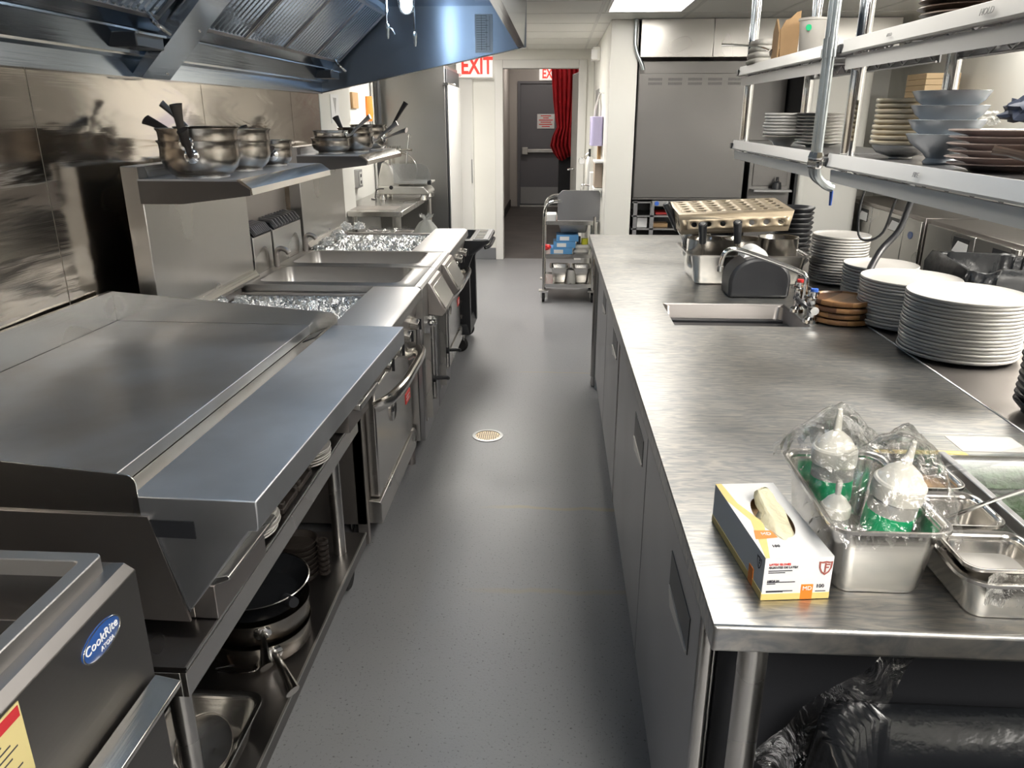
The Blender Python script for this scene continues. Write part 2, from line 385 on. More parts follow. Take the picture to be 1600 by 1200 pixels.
def stack(proto, n, loc, dz, lab, group, jit=.003, first=True, tilt=0.0, dz2=None):
    """n copies of a thing piled up; lab is a format with {} for the rank"""
    for i in range(n):
        L_ = (loc[0]+random.uniform(-jit,jit), loc[1]+random.uniform(-jit,jit), loc[2]+i*dz)
        rot = (random.uniform(-tilt,tilt), random.uniform(-tilt,tilt), random.uniform(0,6.28) if jit else 0)
        if i == 0 and first: o = proto; o.location = L_; o.rotation_euler = rot; o['group'] = group
        else: o = dup(proto, loc=L_, rot=rot, group=group)
        o['label'] = lab.format(rank(i, n)); o['category'] = proto['category']
def text(s, name, size, m, parent, pos, rot, sx=1., ext=.0005, align='CENTER', bold=0):
    """writing as a thin mesh; pos/rot relative to the parent's frame"""
    cu = bpy.data.curves.new(name, 'FONT'); cu.body = s; cu.size = size; cu.extrude = ext; cu.align_x = align; cu.align_y = 'CENTER'; cu.resolution_u = 3; cu.offset = bold*size
    to = bpy.data.objects.new('tmp_text', cu); C.objects.link(to)
    bpy.context.view_layer.update()
    me = bpy.data.meshes.new_from_object(to.evaluated_get(bpy.context.evaluated_depsgraph_get()))
    C.objects.unlink(to); bpy.data.objects.remove(to)
    me.materials.clear(); me.materials.append(M[m])
    o = bpy.data.objects.new(name, me); C.objects.link(o); o.parent = parent
    base = Vector((0,0,0)); p = parent
    while p: base += p.location; p = p.parent
    o.location = Vector(pos) - base; o.rotation_euler = rot; o.scale = (sx, 1, 1)
    return o
RX = (PI/2, 0, 0)              # text facing -y
RP = (PI/2, 0, PI/2)           # text facing +x
RN = (PI/2, 0, -PI/2)          # text facing -x

# ================================================================ ROOM
CZ = 2.2
struct(MB().box(-1.62, -2.6, -.1, 2.7, 8.78, 0).b('floor', 'floor'))
struct(MB().box(-1.3, 8.78, -.1, .9, 14.4, -.004).b('floor_hall', 'hallfloor'))
# ceiling: slab above, tiles hang in a metal grid
mb = MB(); LIGHTS = [(.31, 4.5), (.31, 1.6), (.31, -1.2), (2.05, 1.3), (2.19, 3.88), (-.9, 6.35), (1.75, -1.6)]
LW, LL = .5, 1.16
def inlight(x0, y0, x1, y1): return any(x1 > a+.01 and x0 < a+LW-.01 and y1 > b_+.01 and y0 < b_+LL-.01 for a, b_ in LIGHTS)
def cells(x0, y0, x1, y1):
    """split a tile around the light openings"""
    for a, b_ in LIGHTS:
        A, B_, A1, B1 = a-.01, b_-.01, a+LW+.01, b_+LL+.01
        if x1 > A+1e-6 and x0 < A1-1e-6 and y1 > B_+1e-6 and y0 < B1-1e-6:
            out = []
            if x0 < A: out.append((x0, y0, A, y1))
            if x1 > A1: out.append((A1, y0, x1, y1))
            xa, xb = max(x0, A), min(x1, A1)
            if y0 < B_: out.append((xa, y0, xb, B_))
            if y1 > B1: out.append((xa, B1, xb, y1))
            return [q for c in out for q in cells(*c)]
    return [(x0, y0, x1, y1)]
xs = [-1.62, -.93, -.33, .27, .87, 1.47, 2.07, 2.7]; ys = [-2.6 + .6*i for i in range(19)] + [8.72]
ys = [-2.6] + [5.14 + .6*i for i in range(-12, 6)] + [8.72]
for a, b_ in zip(xs, xs[1:]):
    for c_, d_ in zip(ys, ys[1:]):
        for q in cells(a+.006, c_+.006, b_-.006, d_-.006):
            if q[2]-q[0] > .01 and q[3]-q[1] > .01: mb.box(q[0], q[1], CZ, q[2], q[3], CZ+.015)
struct(mb.b('ceiling', 'ceiling'))
g = MB()
for x in xs[1:-1]:
    for c_, d_ in ((-2.6, 8.72),):
        segs = [(c_, d_)]
        for a, b_ in LIGHTS:
            if a < x < a+LW: segs = [s_ for (p, q) in segs for s_ in ((p, min(q, b_)), (max(p, b_+LL), q)) if s_[1] > s_[0]]
        for p, q in segs: g.box(x-.011, p, CZ-.002, x+.011, q, CZ+.006)
for y in ys[1:-1]:
    segs = [(-1.62, 2.7)]
    for a, b_ in LIGHTS:
        if b_ < y < b_+LL: segs = [s_ for (p, q) in segs for s_ in ((p, min(q, a)), (max(p, a+LW), q)) if s_[1] > s_[0]]
    for p, q in segs: g.box(p, y-.010, CZ-.0015, q, y+.010, CZ+.005)
struct(g.b('trim_1', 'grid'))
struct(MB().box(-1.7, -2.7, CZ+.1, 2.8, 8.78, CZ+.16).b('ceiling_slab', 'white'))
def ceiling_light(x, y, lab, k):
    panel_m = mat('light_diffuser', (.9, .9, .9), .5, emit=(1, .955, .88), estr=E_PANEL*k)
    t = thing('ceiling_light', lab, 'ceiling light', (x+LW/2, y+LL/2, CZ), 0, 'recessed ceiling light panels')
    f = MB(); 
    for a in ((x-.008,y-.008,x+LW+.008,y+.014),(x-.008,y+LL-.014,x+LW+.008,y+LL+.008),(x-.008,y+.014,x+.014,y+LL-.014),(x+LW-.014,y+.014,x+LW+.008,y+LL-.014)):
        f.box(a[0], a[1], CZ-.004, a[2], a[3], CZ+.03)
    f.b('frame', 'trimw', t)
    MB().box(x+.014, y+.014, CZ+.008, x+LW-.014, y+LL-.014, CZ+.014).b('diffuser', panel_m, t)
LL_LAB = ['bright ceiling light panel beyond the shelves, before the white pillar', 'ceiling light panel above the worktop sink', 'ceiling light panel above the near end of the worktop',
          'ceiling light panel above the right aisle near end', 'dim ceiling light panel above the right aisle by the undercounter fridges', 'ceiling light panel above the slicer table', 'ceiling light panel above the right aisle behind the camera']
for (a, b_), l, k in zip(LIGHTS, LL_LAB, (.26, .22, 1.1, 1.9, .2, .85, .35)): ceiling_light(a, b_, l, k)

# left wall clad in stainless sheets with narrow joints
mb = MB(); seams = [-2.6, 1.10, 2.25, 3.375, 4.52, 5.06]
for a, b_ in zip(seams, seams[1:]): mb.box(-1.503, a+.002, 0, -1.5, b_-.002, 1.70)
struct(mb.b('wall_left_cladding', 'wallsteel'))
struct(MB().box(-1.62, -2.6, 0, -1.504, 5.8, CZ).b('wall_left', 'white'))
struct(MB().box(-1.503, 5.062, 0, -1.498, 5.8, CZ).b('wall_left_board', 'frp'))
struct(MB().box(-1.72, 5.8, 0, -1.62, 8.72, CZ).b('wall_alcove', 'frp'))
struct(MB().box(-1.72, -2.7, 0, 2.8, -2.6, CZ).b('wall_near', mat('dark_brown_wall', (.10, .085, .075), .6)))
struct(MB().box(2.7, -2.7, 0, 2.8, 6.9, CZ).b('wall_right', 'frp'))
struct(MB().box(.575, 6.9, 0, 2.8, 7.0, CZ).b('wall_back_right', 'white'))
# far wall with the door opening
DX0, DX1, DZ = -.605, .225, 2.03
mb = MB(); mb.box(-1.72, 8.72, 0, DX0, 8.84, CZ); mb.box(DX1, 8.72, 0, .37, 8.84, CZ); mb.box(DX0, 8.72, DZ, DX1, 8.84, CZ)
struct(mb.b('wall_far', 'frp'))
mb = MB()
for x0, x1, z0, z1 in ((DX0-.07, DX0+.015, 0, DZ+.07), (DX1-.015, DX1+.07, 0, DZ+.07), (DX0+.015, DX1-.015, DZ-.015, DZ+.07)):
    mb.box(x0, 8.695, z0, x1, 8.86, z1)
struct(mb.b('trim_2', 'trimw', bevel=.004))
struct(MB().box(-1.05, 8.70, 0, DX0-.072, 8.719, .13).b('baseboard_far', 'base', bevel=.004))
# pillar and the short wall behind it
struct(MB().box(.372, 6.1, 0, .572, 8.84, CZ).b('wall_pillar', 'frp', bevel=.004))
# hallway beyond
struct(MB().box(-1.0, 8.86, 0, -.9, 14.1, 2.5).b('wall_hall_left', 'beige'))
struct(MB().box(-.898, 11.2, 0, -.84, 14.09, 2.5).b('wall_hall_left_step', 'beige'))
struct(MB().box(.42, 8.86, 0, .52, 14.1, 2.5).b('wall_hall_right', 'beige'))
mb = MB(); mb.box(-1.0, 14.1, 0, -.70, 14.25, 2.5); mb.box(.22, 14.1, 0, .52, 14.25, 2.5); mb.box(-.70, 14.1, 2.1, .22, 14.25, 2.5)
struct(mb.b('wall_hall_end', 'beige'))
struct(MB().box(-1.0, 8.84, 2.5, .52, 14.25, 2.56).b('ceiling_hall', 'beige'))
struct(MB().box(-1.0, 8.845, 2.2, .52, 8.9, 2.5).b('wall_hall_header', 'beige'))
struct(MB().box(-.838, 9.2, 0, -.82, 14.09, .12).b('baseboard_hall', 'black_r'))
hl = mat('hall_lamp_glass', (.9,.9,.9), .5, emit=(1, .93, .85), estr=60)
t = thing('hall_ceiling_light', 'small round ceiling lamp in the hallway beyond the doorway', 'ceiling light', (-.30, 11.0, 2.5))
MB().lathe([(0, -.02), (.10, -.02), (.11, 0), (0, 0)], (-.30, 11.0, 2.5)).b('base', 'trimw', t)
MB().lathe([(0, -.07), (.06, -.06), (.09, -.03), (.095, -.02), (0, -.02)], (-.30, 11.0, 2.5)).b('shade', hl, t)
t = thing('hall_ceiling_light', 'second round lamp near the end of the hallway', 'ceiling light', (-.30, 13.0, 2.5))
MB().lathe([(0, -.02), (.10, -.02), (.11, 0), (0, 0)], (-.30, 13.0, 2.5)).b('base', 'trimw', t)
MB().lathe([(0, -.07), (.06, -.06), (.09, -.03), (.095, -.02), (0, -.02)], (-.30, 13.0, 2.5)).b('shade', hl, t)
# grey fire door with push bar
d = thing('door_1', 'grey metal fire door with push bar at the hallway end', 'door', (-.24, 14.1, 0)); d['kind'] = 'structure'
MB().box(-.655, 14.11, .03, .175, 14.155, 2.06).b('door_leaf', 'greydoor', d, bevel=.004)
mb = MB(); mb.box(-.70, 14.07, 0, -.655, 14.2, 2.1); mb.box(.175, 14.07, 0, .22, 14.2, 2.1); mb.box(-.655, 14.07, 2.06, .175, 14.2, 2.1); mb.b('door_frame', 'greydoor', d)
MB().box(-.645, 14.104, .05, .165, 14.11, .34).b('kick_plate', 'kick', d)
mb = MB(); mb.box(-.62, 14.03, .90, -.52, 14.11, 1.02); mb.box(.06, 14.03, .90, .14, 14.11, 1.02); mb.box(-.6, 14.045, .93, .12, 14.085, .99); mb.b('push_bar', 'alu', d, bevel=.006)
MB().box(-.655, 14.05, 0, .175, 14.16, .028).b('threshold', 'alu', d)
t = thing('door_notice', 'white notice with red print on the grey fire door', 'notice', (-.21, 14.105, 1.35))
MB().box(-.36, 14.099, 1.33, -.06, 14.103, 1.57).b('sheet', 'paper', t)
mb = MB()
for k, (a, b_) in enumerate(((-.30,-.12),(-.26,-.16),(-.33,-.09),(-.30,-.12),(-.33,-.10),(-.28,-.14))): mb.box(a, 14.0965, 1.54-.035*k-.007, b_, 14.0985, 1.54-.035*k+.007)
mb.b('print', 'red', t)
# open white door leaf on the right of the opening
d = thing('door_2', 'open white door leaf folded back at the right of the doorway', 'door', (.24, 8.87, 0)); d['kind'] = 'structure'
mb = MB(); mb.box(-.02, 0, .01, .02, .80, 2.0); mb.xf(Matrix.Translation((.265, 8.88, 0)) @ Matrix.Rotation(math.radians(6), 4, 'Z')); mb.b('door_leaf', 'trimw', d, bevel=.003)
MB().tube([(.23, 9.3, .96), (.16, 9.3, .96), (.13, 9.3, .95), (.13, 9.42, .95)], .012).b('door_handle', 'chrome', d)
mb = MB(); mb.box(.228, 8.865, .92, .24, 8.9, 1.02); mb.box(.228, 8.865, 1.75, .24, 8.9, 1.95); mb.b('hinge', 'alu', d)

def exit_sign(x, y, z, w_, h_, lab, n='exit_sign'):
    t = thing(n, lab, 'exit sign', (x+w_/2, y, z))
    MB().box(x, y-.02, z, x+w_, y+.03, z+h_).b('housing', 'exitface', t, bevel=.004)
    MB().box(x-.004, y-.024, z-.012, x+w_+.004, y+.034, z).b('base', 'trimw', t)
    text('EXIT', 'lettering', h_*1.12, 'redlit', t, (x+w_*.57, y-.0215, z+h_*.5), RX, sx=.70*w_/h_/1.85, ext=.001, bold=.028)
exit_sign(-1.07, 8.60, 1.925, .38, .205, 'illuminated red EXIT sign on the white wall left of the doorway')
exit_sign(-.33, 14.068, 2.115, .34, .19, 'small red EXIT sign above the grey fire door')
mb = MB()
for k in range(5): mb.box(-1.06, 8.579+.0004*k, 1.933+.01*k, -1.02+.01*(k%2), 8.5805, 1.938+.01*k)
tag(mb.b('arrow_sticker', 'red'), 'small red arrow mark at the left end of the near EXIT sign', 'marking')
# curtain gathered at the right of the hall
def curtain():
    n = 64; rings = []
    prof = [(2.30, -.115, .40, .035), (2.05, -.10, .40, .04), (1.75, -.075, .38, .045), (1.5, -.04, .33, .045), (1.38, -.02, .30, .04), (1.25, -.08, .32, .055), (1.12, -.11, .33, .06), (1.02, -.06, .33, .06), (.94, .0, .30, .05)]
    for z, x0, x1, am in prof:
        r_ = []
        for i in range(n):
            u = i/(n-1); x = x0 + (x1-x0)*u
            r_.append((x, 12 + am*math.sin(u*46+.6*math.sin(z*5)) + .03*math.sin(u*11+z*3), z - .03*math.sin(u*7) * (z < 1.1)))
        rings.append(r_)
    m_ = MB(); vs = [p for l in rings for p in l]; fs = []
    for i in range(len(rings)-1):
        for k in range(n-1): fs.append((i*n+k, i*n+k+1, (i+1)*n+k+1, (i+1)*n+k))
    m_.add(vs, fs); o = m_.b('curtain', 'curtain', ang=80)
    md = o.modifiers.new('s', 'SOLIDIFY'); md.thickness = .006
    return tag(o, 'dark red curtain gathered up at the right of the hallway', 'curtain')
curtain()
tag(MB().box(.02, 12.3, 0, .40, 12.6, .98).b('dark_cabinet', 'black', bevel=.01), 'dark narrow cabinet standing below the red curtain', 'cabinet')

# ================================================================ EXTRACTION HOOD
YH0, YH1 = -1.2, 5.05
h = thing('extraction_hood', 'long stainless extraction hood over the cooking line', 'extraction hood', (-.85, 2.0, 1.94))
# canopy sheet: trough, back slope, top and front, one folded sheet swept along y
prof = [(-1.498, 1.675), (-1.47, 1.675), (-1.47, 1.733), (-1.43, 1.742), (-1.405, 1.806), (-1.400, 1.815), (-1.375, 1.862), (-1.03, 2.165), (-.27, 2.165), (-.25, 1.934), (-.208, 1.934), (-.20, 2.198), (-1.498, 2.198)]
MB().prism(prof, 'y', YH0, YH1-.006).b('canopy', 'hood', h, ang=25)
MB().prism([(-1.498, 1.675), (-.208, 1.934), (-.20, 1.94), (-.20, 2.198), (-1.498, 2.198)], 'y', YH1-.004, YH1+.012).b('end_panel', 'hood_end', h)
MB().tube([(-1.498, YH1-.005, 1.677), (-.208, YH1-.005, 1.936)], .004, smooth=1, n=6).b('edge_bead', 'bright', h)
mb = MB(); mb.box(-1.472, YH0, 1.742-.003, -1.428, YH1-.01, 1.746); mb.box(-1.412, YH0, 1.812, -1.392, YH1-.01, 1.818); mb.b('trough_lip', 'bright', h)
# baffle filters: sloping frames with V baffles
sl = Vector((-1.055, 0, 2.142)) - Vector((-1.362, 0, 1.872)); sn = Vector((sl.z, 0, -sl.x)).normalized()   # outward normal (down and forward)
def fpt(u, y, off): p = Vector((-1.362, 0, 1.872)) + sl*u + sn*off; return (p.x, y, p.z)
def baffle(y0, y1):
    fr = MB()
    for ya, yb, ua, ub in ((y0, y0+.012, 0, 1), (y1-.012, y1, 0, 1), (y0+.012, y1-.012, 0, .035), (y0+.012, y1-.012, .965, 1)):
        fr.loft([[fpt(ua, ya, .0), fpt(ua, yb, .0), fpt(ua, yb, .03), fpt(ua, ya, .03)], [fpt(ub, ya, .0), fpt(ub, yb, .0), fpt(ub, yb, .03), fpt(ub, ya, .03)]])
    f = fr.b('filter', 'dull', h)
    bf = MB(); n = round((y1-y0-.03)/.042); st = (y1-y0-.03)/n
    for k in range(n):
        y = y0+.015+st*k
        q = [(y+.002, .006), (y+st*.30, .026), (y+st*.70, .026), (y+st*.98, .006), (y+st*.85, .004), (y+st*.62, .020), (y+st*.38, .020), (y+st*.15, .004)]
        bf.loft([[fpt(.035, a, o_) for a, o_ in q], [fpt(.965, a, o_) for a, o_ in q]])
    bf.b('baffle', 'hood', f, ang=25)
ya = 3.0
for k in range(4): baffle(ya+.005, ya+.5-.0); ya += .5
ya = 2.76
for k in range(6): baffle(ya-.5, ya-.005); ya -= .5
# blanking panel with rivets between the two filter banks
mb = MB(); A = [(-1.475, 1.680), (-1.44, 1.672), (-1.02, 2.10), (-1.02, 2.16), (-1.06, 2.16)]
mb.prism(A, 'y', 2.78, 2.985); mb.b('blanking_panel', 'hood', h)
for z_, u_ in ((1.70, .05), (1.84, .38), (1.97, .68)):
    p = Vector((-1.44, 2.93, 1.672)).lerp(Vector((-1.02, 2.93, 2.10)), u_); MB().lathe([(0, .004), (.006, .003), (.008, 0), (0, 0)], tuple(p), 10, axis='x').b('rivet', 'pot_new', h)
# grease cups hanging in the trough
for yc in (2.66, 4.86):
    mb = MB(); mb.box(-1.425, yc-.09, 1.755, -1.33, yc+.09, 1.80); g_ = mb.b('grease_cup', 'black', h, bevel=.004)
    MB().box(-1.33, yc-.09, 1.793, -1.318, yc+.09, 1.80).b('cup_lip', 'bright', g_)
    MB().tube([(-1.33, yc+.01, 1.86), (-1.30, yc-.01, 1.83), (-1.27, yc+.02, 1.80)], .008).b('cup_latch', 'chrome', g_)
mb = MB(); mb.box(-1.428, 3.02, 1.765, -1.424, 3.16, 1.82); mb.b('label_plate', 'pot_new', h)
# lamps under the hood
glass = film('lamp_jar_glass', (1, 1, 1), .8, .03, .05, 4)
bulbm = mat('hood_bulb', (1, 1, 1), .5, emit=(.62, .80, 1), estr=E_LAMP)
def hood_lamp(x, y, lab):
    t = thing('hood_lamp', lab, 'lamp', (x, y, 2.165), 0, 'bluish jar lamps under the hood')
    MB().lathe([(0, 0), (.055, 0), (.055, -.012), (.04, -.03), (.04, -.045), (0, -.045)], (x, y, 2.165), 24).b('base', 'alu', t)
    MB().lathe([(0, -.125), (.022, -.12), (.030, -.10), (.030, -.075), (.018, -.05), (.014, -.045), (0, -.045)], (x, y, 2.165), 20).b('bulb', bulbm, t)
    MB().lathe([(.040, -.03), (.044, -.06), (.044, -.10), (.036, -.125), (.02, -.138), (0, -.142)], (x, y, 2.165), 24).b('glass_jar', glass, t)
hood_lamp(-.765, 4.2, 'blue-white jar lamp under the hood beside the far end panel')
hood_lamp(-.765, 2.9, 'blue-white jar lamp under the hood above the first range')
hood_lamp(-.765, 1.5, 'blue-white jar lamp under the hood above the griddle')
hood_lamp(-.765, .1, 'blue-white jar lamp under the hood above the fryer')
def nozzle(x, y, zt, zb, arm, lab):
    t = thing('fire_nozzle', lab, 'nozzle', (x, y, zt), 0, 'fire suppression pipes under the hood')
    MB().tube([(x, y, zt), (x, y, zb+.07)], .006, smooth=1).b('pipe', 'chrome', t)
    MB().lathe([(0, 0), (.005, 0), (.009, .02), (.009, .035), (.013, .045), (.013, .06), (.006, .07), (0, .07)], (x, y, zb), 12).b('tip', 'galv', t)
    if arm: MB().tube([(x, y, zb+.05), (x+.02, y, zb+.045), (x+.035, y, zb+.02)], .004).b('cap', 'galv', t)
nozzle(-.866, 4.2, 2.165, 1.915, True, 'fire suppression nozzle pipe left of the far hood lamp')
nozzle(-.742, 4.28, 2.165, 1.885, False, 'fire suppression nozzle pipe just behind the far hood lamp')
t = thing('inspection_sheet', 'grey laminated sheet taped inside the far hood end panel', 'notice', (-.455, 5.036, 1.905))
MB().box(-.508, 5.040, 1.908, -.402, 5.043, 2.12).b('sheet', 'greypaper', t)
mb = MB()
for k in range(15): mb.box(-.50, 5.0385, 2.11-.013*k, -.50+.085*random.uniform(.6, 1), 5.0395, 2.1115-.013*k)
for q in (-.47, -.44, -.42): mb.box(q, 5.0385, 1.92, q+.0012, 5.0395, 2.11)
mb.b('print', 'ink', t)

# ================================================================ GRIDDLE ON STAND
# local frame: x = 0 at the front edge of the shelf (minus = towards the wall), y along, z from the floor
gr = thing('flat_top_griddle', 'wide stainless griddle with flat steel plate and front shelf', 'griddle')
W_ = 1.205
MB().prism([(-.235, .9), (0, .9), (0, .845), (-.004, .838), (-.02, .838), (-.155, .66), (-.235, .66)], 'y', 0, W_).b('front_shelf', 'shelf_blue', gr, bevel=.0025, ang=25)
MB().prism([(-.312, .66), (-.237, .66), (-.237, .897), (-.304, .869), (-.312, .868)], 'y', .004, W_-.004).b('grease_trough', 'bright', gr)
mb = MB(); mb.box(-.975, .004, .868, -.314, W_-.004, .899); mb.b('cooking_plate', 'griddle', gr, bevel=.002)
# trough drain slot
MB().prism([(-.303, .8705), (-.262, .8875), (-.262, .889), (-.303, .872)], 'y', W_-.11, W_-.02).b('drain_slot', 'black', gr)
mb = MB(); mb.box(-.975, .02, .66, -.314, W_-.02, .866); mb.b('body', 'dull', gr)
def splash(y0, y1, name='side_splash'):
    q = [(-.99, .66), (-.22, .66), (-.22, .925)]
    for a in range(0, 91, 15): q.append((-.22-.02+.02*math.cos(math.radians(a)), .925+.018*math.sin(math.radians(a))))
    q += [(-.99, 1.0)]
    return MB().prism(q, 'y', y0, y1).b(name, 'steelx', gr, bevel=.001)
splash(0, .003); splash(W_-.003, W_)
MB().box(-.99, .0032, .866, -.9765, W_-.0032, 1.0).b('rear_splash', 'steel', gr, bevel=.001)
# side skin overlap, slot and grease drawer on the front left
MB().prism([(-.9, .64), (-.155, .64), (-.205, .862), (-.9, .862)], 'y', -.006, -.0005).b('side_skin', 'dull', gr)
MB().box(-.205, -.004, .82, -.12, -.0015, .855).b('side_slot', 'black', gr)
MB().tube([(-.20, -.001, .835), (-.165, -.001, .70), (-.155, -.001, .66)], .0025, smooth=1, n=6).b('side_seam', 'black', gr)
dr = MB().box(-.50, .03, .622, -.165, .37, .658).box(-.165, .03, .622, -.118, .27, .697).b('grease_drawer', 'dull', gr, bevel=.002)
MB().prism([(-.15, .698), (-.118, .698), (-.085, .712), (-.085, .720), (-.092, .722), (-.15, .708)], 'y', .03, .27).b('drawer_handle', 'steel', dr, bevel=.002)
dr = MB().box(-.35, .95, .625, -.125, 1.17, .71).b('grease_drawer', 'dull', gr, bevel=.002)
MB().box(-.125, .95, .70, -.085, 1.17, .722).b('drawer_handle', 'steel', dr, bevel=.004)
gr.location = (-.525, 1.195, 0); gr.rotation_euler = (0, 0, -math.radians(1.7))

st = thing('equipment_stand', 'low stainless stand on casters under the griddle', 'stand')
SX0, SX1, SY0, SY1 = -1.38, -.645, 1.09, 2.33
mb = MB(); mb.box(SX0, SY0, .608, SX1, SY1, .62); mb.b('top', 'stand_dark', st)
mb = MB(); mb.box(SX1-.012, SY0, .555, SX1, SY1, .608); mb.box(SX0, SY0, .555, SX0+.012, SY1, .608); mb.box(SX0+.012, SY0, .555, SX1-.012, SY0+.012, .608); mb.box(SX0+.012, SY1-.012, .555, SX1-.012, SY1, .608); mb.b('apron', 'steel', st, bevel=.0015)
MB().box(SX1-.001, SY0, .6155, SX1+.0025, SY1, .6215).b('top_edge', 'pot_new', st)
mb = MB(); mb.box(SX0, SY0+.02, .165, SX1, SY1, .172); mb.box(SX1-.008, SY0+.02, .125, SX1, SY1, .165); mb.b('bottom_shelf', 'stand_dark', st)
MB().box(SX1-.001, SY0+.02, .1675, SX1+.004, SY1, .1745).b('shelf_edge', 'alu', st)  # paler strip stands in for the glint along the shelf edge
for x in (SX1-.055, SX0+.06):
    for y in (SY0+.06, SY1-.13):
        lg = MB().cyl((x, y, .11), (x, y, .575), .0205, n=24).b('leg', 'steelz', st)
        MB().lathe([(.032, .608), (.032, .56), (.026, .53), (.0215, .52)], (x, y, 0), 24).b('socket', 'dull', lg)
        cs = MB().box(x-.03, y+.0, .10, x-.024, y+.07, .115).box(x+.024, y, .10, x+.03, y+.07, .115).box(x-.03, y-.02, .11, x+.03, y+.07, .118).b('caster', 'alu', st)
        MB().lathe([(.0, -.017), (.048, -.017), (.055, -.010), (.055, .010), (.048, .017), (0, .017)], (x, y+.045, .056), 28, axis='x').b('wheel', 'black_r', cs)

# ================================================================ FRYER (bottom left)
f = thing('floor_fryer', 'dark stainless floor fryer with blue oval badge beside the griddle', 'fryer', (-.9, .6, 0))
FX, FY0, FY1 = -.622, .105, .965
# tank opening drawn as a raised rim with a sunk basin
ym = (.10+FY1)/2; wy = FY1-.10; xm = (-1.30+FX)/2; wx = FX+1.30
MB().loft([rr(xm, ym, wx, wy, .002, .12), rr(xm, ym, wx, wy, .002, .905), rr(xm, ym, wx-.024, wy-.010, .002, .919), rr(xm, ym, wx-.05, wy-.02, .002, .922), rr(-.90, .57, .455, .695, .01, .922), rr(-.90, .57, .445, .685, .01, .845)]).b('body', 'fryer', f, bevel=.0015)
lo = [rr(-.90, .57, .50, .74, .012, .922), rr(-.90, .57, .50, .74, .012, .948), rr(-.90, .57, .455, .695, .01, .948), rr(-.90, .57, .447, .687, .01, .9235)]
MB().loft(lo, cap0=False, cap1=False).b('tank_rim', 'ledge', f, bevel=.002)
MB().box(-1.118, .232, .862, -.682, .84, .866).b('tank_lid', 'kick', f)
# continuous front below: lower door, its pull and the gap line
dd = MB().box(FX, FY0, .12, FX+.006, FY1-.004, .705).b('door', 'fryer', f, bevel=.001)
MB().prism([(FX+.006, .69), (FX+.045, .70), (FX+.048, .712), (FX+.006, .722)], 'y', .70, .955).b('door_pull', 'bright', dd, bevel=.002)
MB().box(FX-.002, FY0, .706, FX+.002, FY1, .7115).b('door_gap', 'black', f)
mb = MB(); mb.lathe([(0, .003), (.040, .003), (.046, .001), (.046, 0), (0, 0)], (FX, .858, .862), 40, sx=1, sy=.50, axis='x'); bdg = mb.b('badge', 'blue', f)
mb = MB(); mb.lathe([(.046, .0035), (.044, .0035), (.0435, .003), (.0465, .003)], (FX, .858, .862), 40, sx=1, sy=.50, axis='x', closed=True); mb.b('badge_ring', 'pot_new', bdg)
text('CookRite', 'lettering', .020, 'paper', bdg, (FX+.0036, .856, .866), RP)
text('ATOSA', 'lettering', .010, 'paper', bdg, (FX+.0036, .866, .850), RP)
lb = MB().box(FX, .585, .80, FX+.0012, .695, .90).b('warning_label', 'label_y', f)
MB().box(FX+.0012, .588, .882, FX+.0018, .692, .897).b('label_band', 'curtain', lb)
mb = MB()
for k in range(7): mb.box(FX+.0012, .60, .868-.009*k, FX+.0016, .60+.08*random.uniform(.6, 1), .870-.009*k)
mb.b('label_print', 'ink', lb)
for x in (-1.2, -.70):
    for y in (.60, .90): MB().cyl((x, y, 0), (x, y, .121), .02, .025).b('leg', 'dull', f)

# ================================================================ RANGES AND COOKERS
ZT = .86
def caster(x, y, parent, r=.055, top=.14):
    cs = MB().box(x-.028, y-.03, top-.02, x+.028, y+.03, top).box(x-.03, y-.012, r, x-.024, y+.05, top-.02).box(x+.024, y-.012, r, x+.03, y+.05, top-.02).b('caster', 'alu', parent, bevel=.002)
    MB().lathe([(0, -.016), (r-.007, -.016), (r, -.009), (r, .009), (r-.007, .016), (0, .016)], (x, y+.02, r), 28, axis='x').b('wheel', 'black_r', cs)
    return cs
def crumple(x0, y0, x1, y1, z, amp, n=64, m_=72, jz=.003):
    mb = MB(); vs = []
    for i in range(n+1):
        for j in range(m_+1):
            x = x0+(x1-x0)*i/n; y = y0+(y1-y0)*j/m_
            e = min(i, n-i, 4)/4 * min(j, m_-j, 4)/4
            p = Vector((x*22, y*22, z*5)); d = noise.noise(p)*.5+.5+noise.noise(p*2.7)*.35
            vs.append((x+random.uniform(-.003,.003)*e, y+random.uniform(-.003,.003)*e, z + amp*(d-.5)*.9*e + random.uniform(-jz, jz)*e + (1-e)*.02))
    fs = [(i*(m_+1)+j, (i+1)*(m_+1)+j, (i+1)*(m_+1)+j+1, i*(m_+1)+j+1) for i in range(n) for j in range(m_)]
    mb.add(vs, fs); return mb
def foil_ball(r, c_):
    mb = MB(); bm = bmesh.new(); bmesh.ops.create_icosphere(bm, subdivisions=3, radius=r)
    for v in bm.verts: v.co *= .75 + .5*noise.noise(v.co*60+Vector((c_[0]*50, c_[1]*50, 0)))+random.uniform(-.05, .05); v.co.z *= .7
    mb.add([v.co+Vector(c_) for v in bm.verts], [[v.index for v in f_.verts] for f_ in bm.faces]); bm.free(); return mb
